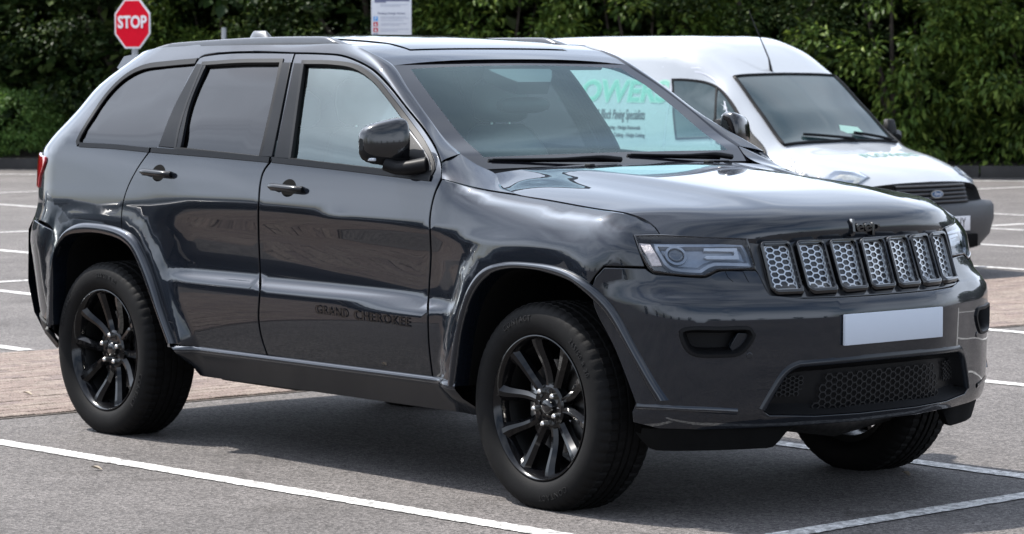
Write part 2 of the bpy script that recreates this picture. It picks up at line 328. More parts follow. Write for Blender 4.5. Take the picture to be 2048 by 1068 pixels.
def panel(name,parent,m,fn,outline,holes=(),s=-1,gap=.0028,bev=.003,h=.035,depth=.014,off=0.,hbev=None):
    """a trimmed piece of a smooth surface with rounded, returned edges"""
    o=np.asarray(outline,float); o=o if area2(o)>0 else o[::-1]
    loops=[offs(o,gap)]+[ (lambda q: offs(q if area2(q)<0 else q[::-1],gap))(np.asarray(H,float)) for H in holes]
    inn=[offs(Lp,bev) for Lp in loops]
    V2,T=tri2(inn,h)
    def lift(uv,dz): 
        n=surf_n(fn,uv[:,0],uv[:,1]); return fn(uv[:,0],uv[:,1])+n*dz,n
    V,Nn=lift(V2,off); Fc=[tuple(t) for t in T]; V=list(V);Nn=list(Nn)
    for Lp,In in zip(loops,inn):
        n=len(Lp); b=len(V)
        p0,n0=lift(In,off); p1,n1=lift(Lp,off-bev*.45); p2,_=lift(Lp,off-depth); p1b=p1
        o3=p1-p0; o3-= (o3*n0).sum(1,keepdims=True)*n0; o3/=np.linalg.norm(o3,axis=1,keepdims=True)+1e-9
        nm=n1*.6+o3*.8; nm/=np.linalg.norm(nm,axis=1,keepdims=True)
        V+=list(p0)+list(p1)+list(p1b)+list(p2); Nn+=list(n0)+list(nm)+list(o3)+list(o3)
        for i in range(n):
            j=(i+1)%n
            Fc+=[(b+i,b+n+i,b+n+j,b+j),(b+2*n+i,b+3*n+i,b+3*n+j,b+2*n+j)]
    V=np.array(V);Nn=np.array(Nn)
    if getattr(fn,'half',False): V=V*np.array([1,s,1]);Nn=Nn*np.array([1,s,1])
    elif s==2: V=V*np.array([1,-1,1]);Nn=Nn*np.array([1,-1,1])
    # face winding follows the normals
    Fo=[]
    for f in Fc:
        a,b_,c=V[f[0]],V[f[1]],V[f[2]]
        Fo.append(f if np.dot(np.cross(b_-a,c-a),Nn[f[0]]+Nn[f[2]])>=0 else tuple(reversed(f)))
    return mk(name,V,Fo,m,parent,normals=Nn)
def ribbon(name,parent,m,fn,uv,prof,closed=False,s=-1,smooth=True,auto=40):
    """sweep along a surface path; prof = [(left offset, height)]"""
    rows=[]
    for a,hh in prof:
        q=offs(uv,a,closed) if a else np.asarray(uv,float); n=surf_n(fn,q[:,0],q[:,1]); rows.append(fn(q[:,0],q[:,1])+n*hh)
    return loft(name,parent,m,rows,closed,s if getattr(fn,'half',False) else (1 if s!=2 else -1),auto)
def loft(name,parent,m,rows,closed=False,s=1,auto=40,close_v=False,mats=None,midx=None,caps=False):
    rows=[np.asarray(r) for r in rows]; n=len(rows[0]); V=np.vstack(rows)*np.array([1,s,1]); Fc=[];mi=[]
    kk=len(rows) if close_v else len(rows)-1
    for k in range(kk):
        k2=(k+1)%len(rows)
        for i in range(n if closed else n-1):
            j=(i+1)%n; f=(k*n+i,k*n+j,k2*n+j,k2*n+i); Fc.append(f if s>0 else f[::-1]); mi.append(midx(k,i) if midx else 0)
    if caps:
        if close_v:
            Fc+= [tuple(k*n for k in range(len(rows)))[::-1],tuple(k*n+n-1 for k in range(len(rows)))]
        else:
            Fc+= [tuple(range(n))[::-1],tuple((len(rows)-1)*n+i for i in range(n))]
        mi+=[0,0]
    o=mk(name,V,Fc,m,parent,mats=mats,midx=mi if midx else None,auto=auto)
    fixn(o); return o
def fixn(o):
    bm=bmesh.new(); bm.from_mesh(o.data); bmesh.ops.recalc_face_normals(bm,faces=bm.faces[:]); bm.to_mesh(o.data); bm.free()
def boxes(name,parent,m,L,bev=.004,smooth=True):
    """boxes [(cx,cy,cz,sx,sy,sz[,rz])] as one bevelled mesh"""
    bm=bmesh.new()
    for b in L:
        mtx=Matrix.Translation(b[:3])@(Matrix.Rotation(b[6],4,'Z') if len(b)>6 else Matrix.Identity(4))@Matrix.Diagonal((*b[3:6],1))
        bmesh.ops.create_cube(bm,size=1,matrix=mtx)
    if bev: bmesh.ops.bevel(bm,geom=bm.edges[:],offset=bev,segments=2,affect='EDGES',profile=.5)
    me=bpy.data.meshes.new(name); bm.to_mesh(me); bm.free(); me.materials.append(MT[m] if isinstance(m,str) else m)
    if smooth: me.polygons.foreach_set('use_smooth',[True]*len(me.polygons)); me.set_sharp_from_angle(angle=R(40))
    return link(bpy.data.objects.new(name,me),parent)
def tube(name,parent,m,pts,rad,n=10,closed=False,flat=1.,up=(0,0,1)):
    P=np.asarray(pts,float); rad=np.broadcast_to(np.asarray(rad,float),(len(P),)); T=np.gradient(P,axis=0)
    if closed: T=np.roll(P,-1,0)-np.roll(P,1,0)
    T/=np.linalg.norm(T,axis=1,keepdims=True)+1e-12; U=np.array(up,float)
    A=np.cross(T,U); bad=np.linalg.norm(A,axis=1)<1e-3; A[bad]=np.cross(T[bad],[1.,.01,0]); A/=np.linalg.norm(A,axis=1,keepdims=True); B=np.cross(A,T)
    rows=[]
    for k in range(n):
        a=2*math.pi*k/n; rows.append(P+(A*math.cos(a)+B*math.sin(a)*flat)*rad[:,None])
    o=loft(name,parent,m,rows,closed,1,60,close_v=True,caps=not closed); return o
def lathe(name,parent,m,prof,n=64,auto=35,mats=None,midx=None):
    """prof [(radius, y)] turned about the local y axis"""
    a=np.arange(n)*2*math.pi/n
    rows=[np.stack([r*np.cos(a),0*a+y,r*np.sin(a)],1) for r,y in prof]
    o=loft(name,parent,m,rows,True,1,auto,mats=mats,midx=midx); return o
def text_mesh(body,size,ext=.002,shear=0.,bold=0.,align='CENTER',space=1.):
    c=bpy.data.curves.new('t','FONT'); c.body=body; c.size=size; c.extrude=ext; c.shear=shear; c.offset=bold; c.align_x=align; c.align_y='CENTER'; c.resolution_u=3; c.space_character=space
    o=bpy.data.objects.new('t',c); COL.objects.link(o); dg=bpy.context.evaluated_depsgraph_get(); me=bpy.data.meshes.new_from_object(o.evaluated_get(dg)); 
    bpy.data.objects.remove(o); return me
def put_text(name,parent,m,body,size,pos,xdir,ydir,ext=.002,shear=0.,bold=0.,sx=1.,align='CENTER',space=1.,wrap=None):
    me=text_mesh(body,size,ext,shear,bold,align,space); X=Vector(xdir).normalized();Y=Vector(ydir).normalized();Z=X.cross(Y)
    mm=Matrix.Translation(pos)@Matrix((( X.x*sx,Y.x,Z.x,0),(X.y*sx,Y.y,Z.y,0),(X.z*sx,Y.z,Z.z,0),(0,0,0,1)))
    me.transform(mm); 
    if wrap:
        for v in me.vertices: v.co=wrap(v.co)
    me.materials.clear(); me.materials.append(MT[m] if isinstance(m,str) else m); me.name=name
    return link(bpy.data.objects.new(name,me),parent)
# ================================================================ SUV
suv=empty('parked_suv',(0,0,0),0,'glossy dark grey SUV with black alloy wheels parked in a white-lined bay','SUV')
px=px_side
def sp(step,*segs): return np.array(px([tuple(p) for p in path(step,*segs)]))   # closed pixel loop -> side surface
def so_(step,seg): return np.array(px([tuple(p) for p in cat_rom(seg,step)]))
def fpx(pts):
    p=np.asarray(pts,float); o=np.zeros((len(p),2)); a=(p[:,0]<1075)|((p[:,0]<1210)&(p[:,1]<450))
    if a.any(): o[a]=px_surf(F,p[a],-2.15,-1.15,.25,1.25,220,130)
    if (~a).any(): o[~a]=px_surf(F,p[~a],-2.15,.05,.25,1.11,420,110)
    return o
def mir(uv): return np.asarray(uv)*np.array([-1,1])
BSEAM=[(590,105),(584,124),(565,220),(546,316)]; BLOW=[(546,316),(525,347),(517,405),(517,470),(520,562),(517,641),(524,680),(535,712)]
ASEAM=[(590,105),(636,106),(685,110),(722,124),(747,139),(780,172),(813,213),(850,258),(873,295),(883,324),(884,353)]
ALOW=[(884,353),(869,390),(860,435),(861,480),(862,510),(858,580),(856,625),(858,690),(866,760)]
FD=sp(9,ASEAM,ALOW,[(866,760),(700,737),(535,712)],BLOW[::-1],BSEAM[::-1])
FDW=sp(9,[(606,124),(665,125),(712,133),(748,157),(780,194),(822,250),(848,287),(863,318),(868,340),(858,356)],[(858,356),(809,349),(690,335),(579,322)],[(579,322),(592,225),(606,124)])
RD=sp(9,[(392,125),(400,114),(421,109),(463,105),(520,104),(590,105)],BSEAM,BLOW,[(535,712),(440,701),(346,690)],[(346,690),(330,650),(313,605),(289,530),(264,488),(243,470)],[(243,470),(243,421),(253,379),(274,337),(301,299)],[(301,299),(314,293),(345,220),(375,155),(392,125)])
RDW=sp(9,[(406,127),(480,122),(565,121)],[(565,121),(545,215),(521,318)],[(521,318),(440,309),(350,300)],[(350,300),(357,262),(372,212),(406,127)])
QW=[(392,125),(337,130),(287,137),(253,154),(219,186),(181,240),(163,270),(158,281)]
qp=sp(9,QW,[(158,281),(160,288)],[(160,288),(230,291),(301,298)],[(301,298),(274,337),(253,379),(243,421),(243,474)],[(243,474),(216,462),(166,457),(135,468),(118,495)])
qrear=[(-3.262,.74),(-3.29,.89),(-3.45,.925),(-3.60,.935),(-3.72,.945),(-3.735,1.0),(-3.735,1.2),(-3.58,1.36),(-3.49,1.5),(-3.36,1.60),(-3.27,1.645),(-3.12,1.675),(-2.95,1.693),(-2.7,1.702),(-2.56,1.702),(-2.535,1.66)]
QP=np.vstack([qp,cat_rom(qrear[:5],.03),cat_rom(qrear[5:],.03)])
QWG=sp(9,QW,[(158,281),(160,287)],[(160,287),(230,291),(314,293)],[(314,293),(345,220),(375,155),(392,125)])
# dark inner body so that the shut lines and wheel houses read black
ARCH_ALL=[np.array(A_+[(A_[-1][0],.2),(A_[0][0],.2)]) for A_ in (ARCH_F,ARCH_R)]
def inner_side(s):
    xs=np.linspace(-3.42,.30,190); zs=np.linspace(.36,1.20,46); n=len(xs)
    X,Z=np.meshgrid(xs,zs); P=S(X.ravel(),Z.ravel())-np.array([0,.03,0]); V=P*np.array([1,s,1]); Fc=[]
    cx=(X[:-1,:-1]+.01).ravel(); cz=(Z[:-1,:-1]+.009).ravel(); bad=(cx>-.62)&(cz>.98)
    for A_ in ARCH_ALL: bad|=inside(np.stack([cx,cz],1),offs(A_ if area2(A_)<0 else A_[::-1],.012))
    for q in np.nonzero(~bad)[0]:
        k,i=divmod(int(q),n-1); Fc.append((k*n+i,k*n+i+1,(k+1)*n+i+1,(k+1)*n+i))
    return mk('inner_side_panel',V,Fc,'dark',suv)
fl=np.vstack([fpx(path(9,[(884,357),(869,390),(860,435),(861,480),(862,510),(858,580),(856,625),(858,690),(866,757),(868,768)],[(868,768),(904,772)],
        [(904,772),(909,719),(923,643),(942,580),(968,547),(1003,533),(1061,533),(1126,544),(1176,575)],[(1176,575),(1190,552),(1208,533)],[(1208,533),(1291,535)],[(1291,535),(1280,505),(1268,472)],[(1268,472),(1295,470),(1321,470)],
        [(1321,470),(1310,453),(1293,440),(1260,427),(1186,415),(1104,400),(1034,388)],[(1034,388),(960,376),(884,357)]))])
_lo=px([tuple(a) for a in cat_rom([(884,357),(960,376),(1034,388)],5)]); LO=S([q[0] for q in _lo],[q[1] for q in _lo])*np.array([1,-1,1])
SEAMF=[(1034,388),(1104,400),(1186,415),(1260,427),(1293,440),(1310,453),(1321,469)]
_se=fpx(SEAMF); SEF=F(_se[:,0],_se[:,1])           # hood seam on the fender surface
UPC=[S(*[[v] for v in px([(884,327)])[0]])[0]*np.array([1,-1,1]),on_y(900,317,-.81),on_y(920,307,-.749),on_y(953,329,-.725),on_y(990,347,-.718),on_y(1001,370,-.775),SEF[0]]
for s in (-1,1):
    inner_side(s)
    fd=panel('front_door',suv,'paint',S,FD,[FDW],s,gap=.0052)
    rd=panel('rear_door',suv,'paint',S,RD,[RDW],s,gap=.0045)
    qd=panel('quarter_panel',suv,'paint',S,QP,[],s,gap=.0008,bev=.0012)
    panel('window_pane',fd,'sideglass',S,FDW,s=s,gap=-.008,off=-.011,bev=.001,depth=.004,h=.12)
    panel('window_pane',rd,'privacy',S,RDW,s=s,gap=-.008,off=-.011,bev=.001,depth=.004,h=.12)
    panel('quarter_window',suv,'privacy',S,QWG,s=s,gap=-.004,off=-.006,bev=.001,depth=.004,h=.12)
    def ring(uv): uv=np.asarray(uv); return uv if area2(uv)>0 else uv[::-1]
    for par,W in ((fd,FDW),(rd,RDW)):
        ribbon('window_trim',par,'satin',S,ring(W),[(-.007,-.001),(-.006,.004),(.010,.005),(.013,.001),(.014,-.010)],True,s)
    ribbon('window_trim',qd,'satin',S,so_(9,QW+[(159,288)]),[(.007,-.001),(.006,.004),(-.016,.005),(-.019,.001),(-.02,-.008)][::-1],False,s)
    # belt mouldings
    ribbon('belt_moulding',qd,'pillar',S,so_(9,[(160,290),(230,294),(300,301)]),[(-.010,0),(-.009,.006),(.010,.007),(.012,-.004)],False,s)
    ribbon('belt_moulding',rd,'pillar',S,so_(9,[(304,301),(440,312),(540,321)]),[(-.010,0),(-.009,.006),(.012,.008),(.014,-.008)],False,s)
    ribbon('belt_moulding',fd,'pillar',S,so_(9,[(546,321),(690,337),(862,358)]),[(-.010,0),(-.009,.006),(.012,.008),(.014,-.008)],False,s)
    # dark pillar plates
    panel('pillar_trim',rd,'pillar',S,sp(12,[(394,128),(414,128)],[(414,128),(380,212),(362,298)],[(362,298),(317,294)],[(317,294),(345,222),(394,128)]),s=s,off=.004,gap=.001,h=.08)
    panel('pillar_trim',rd,'pillar',S,sp(12,[(561,125),(583,125)],[(583,125),(545,315)],[(545,315),(519,314)],[(519,314),(561,125)]),s=s,off=.004,gap=.001,h=.08)
    panel('pillar_trim',fd,'pillar',S,sp(12,[(589,126),(608,127)],[(608,127),(583,319)],[(583,319),(549,316)],[(549,316),(589,126)]),s=s,off=.004,gap=.001,h=.08)
    # fender: lower part on the wrapped surface
    FE=panel('front_fender',suv,'paint',F,fl,s=-1 if s<0 else 2)
    # upper rear corner of the fender, running up to the windscreen pillar
    lo=resample(LO,26)
    up=np.array(resample(cat_rom(np.vstack(UPC[:3]),.01),9).tolist()+resample(cat_rom(np.vstack(UPC[2:]),.01),18).tolist()[1:])
    rows=[]
    for t in np.linspace(0,1,9):
        b=lo*(1-t)+up*t; bul=np.sin(np.pi*t)*.004; b=b+np.array([.2,-.75,.62])*bul*np.sin(np.pi*np.linspace(0,1,26))[:,None]**.5; rows.append(b)
    loft('fender_corner',FE,'paint',rows,False,1 if s<0 else -1,80)
    # wheel arch mouldings
    def arch(par,O,I,name='arch_moulding'):
        o=resample(cat_rom(O,.02),70);i=resample(cat_rom(I,.02),70); rows=[]
        for t,yy in ((0,.958),(.04,.970),(.25,.979),(.6,.980),(.88,.974),(1.,.962),(1.03,.90)):
            q=o*(1-t)+i*t; y0=np.minimum(side_y(q[:,0],q[:,1]),.962)
            k=y0.copy()
            if O is ARCH_F:
                for j in np.nonzero(q[:,0]>.24)[0]:
                    ww=-np.linspace(.70,1.3,90); f_=F(ww,np.full(90,q[j,1])); k[j]=min(.962,float(np.interp(-q[j,0],-f_[:,0],-f_[:,1])))
            rows.append(np.stack([q[:,0],k+(yy-.960),q[:,1]],1))
        rows.append(rows[-1]-np.array([0,.22,0])); loft(name,par,'paint',rows[:7],False,s,70); loft('wheel_house_liner',par,'dark',[rows[6],rows[6]-np.array([0,.42,0])],False,s,70)
    arch(FE,ARCH_F,ARCH_FI); arch(qd,ARCH_R,ARCH_RI)
    # sill
    xs=np.linspace(-2.36,-.43,60)
    zz=lambda z: np.full(60,z)
    rows=[]
    for z,dy in ((.437,-.012),(.437,.002),(.428,.012),(.412,.016),(.400,.010),(.37,.004),(.335,0),(.30,-.02),(.292,-.10),(.30,-.25)):
        y=side_y(xs,zz(max(z,.33)))+dy; endc=.06*np.maximum(0,(-2.28-xs)/.08)**2*(z<.42); rows.append(np.stack([xs,y,z+endc+0*xs],1))
    loft('sill_cover',suv,'paint',rows,False,s,50,mats=['paint','sill'],midx=lambda k,i: 0 if k<3 else 1)
    # rear bumper and its lower lip
    rb=np.vstack([cat_rom([(-3.285,.885),(-3.45,.915),(-3.60,.925),(-3.76,.935)],.03),[(-3.775,.80),(-3.76,.55)],cat_rom([(-3.70,.50),(-3.5,.47),(-3.31,.44)],.03),cat_rom([(-3.285,.50),(-3.283,.60),(-3.262,.74),(-3.285,.88)],.03)[:-1]])
    rbo=panel('rear_bumper',suv,'paint',S,rb,s=s)
    panel('bumper_valance',rbo,'plastic',S,np.vstack([cat_rom([(-3.72,.50),(-3.5,.465),(-3.315,.435)],.03),[(-3.33,.37),(-3.40,.34),(-3.70,.40)]]),s=s,off=.008)
    # tail light
    tl=np.array([(-3.60,1.215),(-3.50,1.212),(-3.405,1.206),(-3.395,1.192),(-3.415,1.155),(-3.455,1.11),(-3.462,1.07),(-3.50,1.065),(-3.62,1.068)])
    tlo=panel('tail_light',suv,'redlens',S,cat_rom(tl,.012,True),s=s,off=.010,gap=0,bev=.006,depth=.02,h=.02)
    # door handles
    for par,(hx,hz),L in ((rd,px([(317,346)])[0],.215),(fd,px([(577,376)])[0],.215)):
        t=np.linspace(-1,1,19); xs=hx+t*L/2; z=hz-.004*t+.002; yb=side_y(xs,0*xs+hz); stand=.030*(1-np.abs(t)**4*.55)
        P=np.stack([xs,(yb+stand)*s,z+0*xs],1); rad=.0165*(1-.35*np.abs(t)**6)
        hd=tube('door_handle',par,'handle',P,rad,12,flat=.85)
        tt=np.linspace(-1,1,7)
        for k in (-.78,.78):
            x0=hx+k*L/2; tube('handle_mount',hd,'handle',[(x0,(float(side_y([x0],[hz])[0])-.004)*s,hz-.002),(x0,(float(side_y([x0],[hz])[0])+.024)*s,hz)],.013,10)
        u=np.linspace(0,2*math.pi,25)[:-1]; cup=np.stack([hx+.050*np.cos(u),hz+.036*np.sin(u)],1)
        panel('handle_cup_shade',hd,'dark',S,cup,s=s,off=.0006,gap=0,bev=.001,depth=.002,h=.03)  # flat near-black disc: the shade of the hand recess put into the colour
    # door badge
    for word,p1_,p2_ in (('GRAND',(632,619),(696,628)),('CHEROKEE',(709,630),(821,646))):
        c1,c2=px([p1_,p2_]); mid=((c1[0]+c2[0])/2,(c1[1]+c2[1])/2); sl_=(c2[1]-c1[1])/(c2[0]-c1[0])
        o=put_text('door_badge',fd,'gloss',word,.050,(0,0,0),(1,0,0),(0,0,1),ext=.005,bold=.0008,space=1.15)
        co=np.array([v.co for v in o.data.vertices]); kx=(c2[0]-c1[0])/(co[:,0].max()-co[:,0].min()); xc_=(co[:,0].max()+co[:,0].min())/2; xx=(co[:,0]-xc_)*kx
        if s<0: X=mid[0]+xx; Z=mid[1]+co[:,2]+xx*sl_
        else: X=(c1[0]+c2[0])/2-xx; Z=mid[1]+co[:,2]-xx*sl_
        Y=side_y(X,Z)+np.abs(co[:,1])
        for v,x_,y_,z_ in zip(o.data.vertices,X,Y,Z): v.co=(x_,s*y_,z_)
        o['label']='raised gloss black lettering on the door'
# ---- roof side frames and windscreen pillars
ditch=[(-2.565,.632,1.701),(-2.2,.638,1.704),(-1.85,.642,1.703)]
dp=[on_y(698,89,-.645),on_y(731,100,-.645),on_y(764,116,-.642),on_y(786,130,-.638),on_y(813,172,-.680),on_y(850,225,-.715),on_y(891,279,-.738),on_y(921,307,-.748)]
din=np.array(ditch+[(p[0],-p[1],p[2]) for p in dp])
CANT=[(392,124),(400,113),(421,108),(463,104),(520,103)]+ASEAM[:-1]
cp=[tuple(p) for p in cat_rom(CANT,8)]; cu=np.array(px(cp)); dout=S(cu[:,0],cu[:,1])
nn=90; A=resample(cat_rom(din,.02),nn); 
# match outer samples to inner by x along the roof, by fraction down the pillar
B=resample(dout,nn)
def remap(A,B):
    ka=np.searchsorted(-(-A[:,0]),-1.30); kb=np.searchsorted(B[:,0],-1.40)
    a=np.vstack([resample(A[:ka+1],45),resample(A[ka:],46)[1:]]); b=np.vstack([resample(B[:kb+1],45),resample(B[kb:],46)[1:]]); return a,b
A,B=remap(A,B)
for s in (-1,1):
    rows=[]
    n0=surf_n(S,B[:,0],B[:,2]); tv=S(B[:,0],B[:,2]+.004)-S(B[:,0],B[:,2]); tv/=np.linalg.norm(tv,axis=1,keepdims=True)
    L=np.linalg.norm(A-B,axis=1,keepdims=True)
    # stay on the inside of the roof edge: control point along the side tangent
    kk=sstep((-B[:,:1]-.72)/.7)
    Cp=B+tv*L*(.06+.56*kk)+n0*L*(.05-.0*kk)
    first=B-n0*.014
    rows.append(first); rows.append(B+ (A-B)/L*.003)
    wS=sstep((-1.7-B[:,:1])/.5)
    for t in np.linspace(.08,1,9):
        q=(1-t)**2*B+2*t*(1-t)*Cp+t*t*A; lin=B*(1-t)+A*t; on=S(lin[:,0],lin[:,2]); rows.append(q*(1-wS)+on*wS)
    A_end=rows[-1]
    rows.append(A_end+np.array([0,-.012,-.012])); 
    loft('roof_side_frame',suv,'paint',rows,False,s,60)
# ---- roof
DX=din[:,0]
kroof=din[din[:,0]<-1.19]
def edge(x): 
    o=kroof[np.argsort(kroof[:,0])]; return np.interp(x,o[:,0],o[:,1]),np.interp(x,o[:,0],o[:,2])
rx=np.r_[np.linspace(-1.222,-1.5,14),np.linspace(-1.55,-3.2,30)]
def roof_c(x): return pch([-3.25,-3.05,-2.8,-2.4,-2.0,-1.7,-1.45,-1.3,-1.217],[1.670,1.700,1.728,1.748,1.745,1.729,1.700,1.667,1.640],x)
def roof_z(x,y):
    x=np.atleast_1d(x).astype(float); y=np.atleast_1d(y).astype(float)
    ey=np.where(x>-2.62,edge(x)[0],.632-.045*np.clip((-2.62-x)/.6,0,1)); ez=np.where(x>-2.62,edge(x)[1],np.interp(x,[-3.25,-3.05,-2.8,-2.62],[1.632,1.664,1.690,1.700]))-.004
    t=np.abs(y)/ey; return ez+(roof_c(x)-ez)*(1-t**2.6),ey
T=np.linspace(-1,1,41); rows=[]
for x in rx:
    _,ey=roof_z(x,0.); yy=T*(ey[0]-.004); z,_=roof_z(np.full(41,x),yy); bow=.012*(1-T**2) if x>-1.3 else 0*T
    rows.append(np.stack([x-bow*0,yy,z],1))
roof=loft('roof_panel',suv,'paint',rows,False,1,80)
rows=[]
for x in np.linspace(-1.37,-2.55,24):
    yy=np.linspace(-.43,.43,15); z,_=roof_z(np.full(15,x),yy); rows.append(np.stack([0*yy+x,yy,z+.004],1))
loft('sunroof',roof,'frit',rows,False,1,80)
# antenna fin
fx=on_y(527,74,0.)[0]
rows=[]
for t in np.linspace(0,1,9):
    hgt=.072*t; lft=fx-.115+.04*t**1.5; rt=fx+.12-.10*t**.9; wd=.036*(1-t)**.6+.006
    u=np.linspace(0,2*math.pi,17)[:-1]; rows.append(np.stack([(lft+rt)/2+(rt-lft)/2*np.cos(u),wd*np.sin(u),roof_z(fx,0.)[0][0]-.004+hgt+0*u],1))
loft('antenna_fin',roof,'rail',rows,True,1,60,caps=True)
# roof rails
for s in (-1,1):
    P=np.array([on_y(a,b+5,-.600) for a,b in [(299,100),(312,95),(345,90),(420,84),(520,78.5),(600,77),(655,77.5),(680,80),(694,85)]])
    P=cat_rom(P,.03); t=np.linspace(0,1,len(P)); hw=.020; rows=[]
    hh=.030*np.clip(np.minimum(t/.10,(1-t)/.07),.15,1)
    for a,b in ((-1,-1),(-1.05,.2),(-.7,.85),(0,1),(.7,.85),(1.05,.2),(1,-1)): rows.append(P*np.array([1,-s*-1 if False else 1,1])+np.stack([0*t,a*hw+0*t,b*hh*.62],1))
    rows=[np.stack([r[:,0],-r[:,1],r[:,2]],1) for r in rows]
    rl=loft('roof_rail',suv,'rail',rows,False,s,45,close_v=True,caps=True)
    for k in (.03,.33,.66,.96):
        q=P[int(k*(len(P)-1))]; zt=roof_z(q[0],-.6)[0][0]
        boxes('rail_foot',rl,'rail',[(q[0],s*.6,(zt+q[2])/2-.004,.10,.030,max(.012,q[2]-zt+.004))],.004)
# windscreen with black border
We=np.vstack([din[6],din[7],din[8],din[9],din[10]]); We=cat_rom(We,.01); low=np.array([-.575,.745,1.222]); We=np.vstack([We,low]); We=resample(We,41)
rows=[];TT=np.linspace(-1,1,49)
for k,e in enumerate(We):
    f=k/40; bow=.012+.03*f; rows.append(np.stack([e[0]-.004+bow*(1-TT**2)-.010*(1-TT**2)*(1-f)*2,TT*(e[1]+.002),e[2]+.018*(1-f)*(1-TT**2)-.0015+.006*f*(1-TT**2)],1))
WSR=rows
def ws_mat(k,i):
    c=abs((i+.5)/48*2-1); f=(k+.5)/40
    return 1 if (c>.89 or f<.055 or f>.90) else 0
ws=loft('windscreen',suv,'windscreen',rows,False,1,80,mats=['windscreen','frit'],midx=ws_mat)
def ws_pt(f,t,dn=0.):
    k=f*40; a=int(min(k,39)); b=WSR[a]*(1-(k-a))+WSR[a+1]*(k-a); i=(t+1)/2*48; j=int(min(i,47)); return b[j]*(1-(i-j))+b[j+1]*(i-j)+np.array([-.53,0,-.85])*-dn
# sensor housing behind the mirror, hanging from the roof
pts=[]
hs=[]
for f,wd in ((.045,.17),(.09,.165),(.16,.12),(.205,.085)):
    hs.append(np.array([ws_pt(f,t*wd/.66,-.008) for t in np.linspace(-1,1,9)]))
hs2=[r+np.array([-.02,0,-.05]) for r in hs]
loft('mirror_housing',ws,'frit',hs+hs2[::-1],False,1,40,close_v=True,caps=True)
tube('rear_view_mirror',ws,'plastic',[ws_pt(.20,t,-.10)+np.array([-.02,0,-.02]) for t in np.linspace(-.19,.19,9)],[.02,.03,.034,.035,.035,.035,.034,.03,.02],10,flat=1.,up=(0,0,1))
# ---- hood
_sy=np.r_[.718,.775,-SEF[:,1]]; _sy[3:-1]=(_sy[2:-2]+2*_sy[3:-1]+_sy[4:])/4
SE=np.array([on_y(a,b,-y) for (a,b),y in zip([(990,347),(1001,370)]+SEAMF,_sy)]); SE[:,1]*=-1
CP=np.array([(-.548,1.2285),(-.3,1.214),(0,1.190),(.3,1.160),(.45,1.143),(.58,1.122),(.67,1.100),(.72,1.073),(.738,1.04),(.740,1.012),(.736,.996)])
ng=48
Ec=cat_rom(SE,.01); Cc=cat_rom(CP,.01)
al=np.r_[np.linspace(0,.80,30),np.linspace(.82,1,18)]
def parm(P,a): 
    d=np.r_[0,np.cumsum(np.linalg.norm(np.diff(P,axis=0),axis=1))]; d/=d[-1]; return np.stack([np.interp(a,d,P[:,k]) for k in range(P.shape[1])],1)
E_=parm(Ec,al); C_=parm(Cc,al)
th=np.linspace(0,1,34)
def hood_row(k):
    e=E_[k];c=C_[k];a=al[k]; ex=2+1.1*a
    x=e[0]+(c[0]-e[0])*(1-th**ex); y=th*e[1]
    g=1-th**3.0
    z=e[2]+(c[1]-e[2])*g
    fade=np.clip(a/.15,0,1)*np.clip((.93-a)/.2,0,1)
    # raised centre panel and soft ridge beside it
    wd=.42+.10*(1-a); z=z+fade*(.010*sstep((wd-y)/.12)-.005*np.exp(-((y-(wd+.10))/.09)**2))
    return np.stack([x,y,z],1)
H=[hood_row(k) for k in range(len(al))]
rows=[]
for r in H: rows.append(np.vstack([ (r*np.array([1,1,1]))[::-1], (r*np.array([1,-1,1]))[1:] ]))
hood=loft('hood',suv,'paint',rows,False,1,180)
nrow=len(rows[0])
# hood edges: returned flange all round
per=np.vstack([np.array([r[0] for r in rows]),rows[-1][1:],np.array([r[-1] for r in rows])[::-1][1:],rows[0][::-1][1:-1]])
cen=per.mean(0); inn_=per+(cen-per)/np.linalg.norm(cen-per,axis=1,keepdims=True)*.004
loft('hood_edge',hood,'paint',[per,per*1.0+np.array([0,0,-.012])-(per-inn_)*.3,inn_+np.array([0,0,-.03])],True,1,60)
def hood_pt(x,y):
    P=np.vstack(H); i=np.argmin((P[:,0]-x)**2+(P[:,1]-abs(y))**2); q=P[i].copy(); return np.array([x,y,q[2]])
for yy in (-.30,.34):
    q=hood_pt(-.42,yy); 
    boxes('washer_nozzle',hood,'plastic',[(q[0],q[1],q[2]+.006,.035,.028,.014)],.005)
# hood badge
fr=np.array([C_[k] for k in range(len(al))]); 
o=put_text('hood_badge',hood,'gloss','Jeep',.066,(0,0,0),(0,1,0),(0,0,1),ext=.006,bold=.0012,sx=1.35,space=.98)
def hood_front_x(y,z):
    xs=[];zs=[]
    for k in range(len(al)-1,len(al)-19,-1):
        r=H[k]; xs.append(np.interp(abs(y),r[:,1],r[:,0])); zs.append(np.interp(abs(y),r[:,1],r[:,2]))
    o=np.argsort(zs); return float(np.interp(z,np.array(zs)[o],np.array(xs)[o]))
for v in o.data.vertices:
    z=1.034+v.co.z; y=v.co.y; v.co=Vector((hood_front_x(y,1.035)+.007+v.co.x-.25*max(0,z-1.035),y,z))
o['label']='raised gloss black lettering on the hood front'
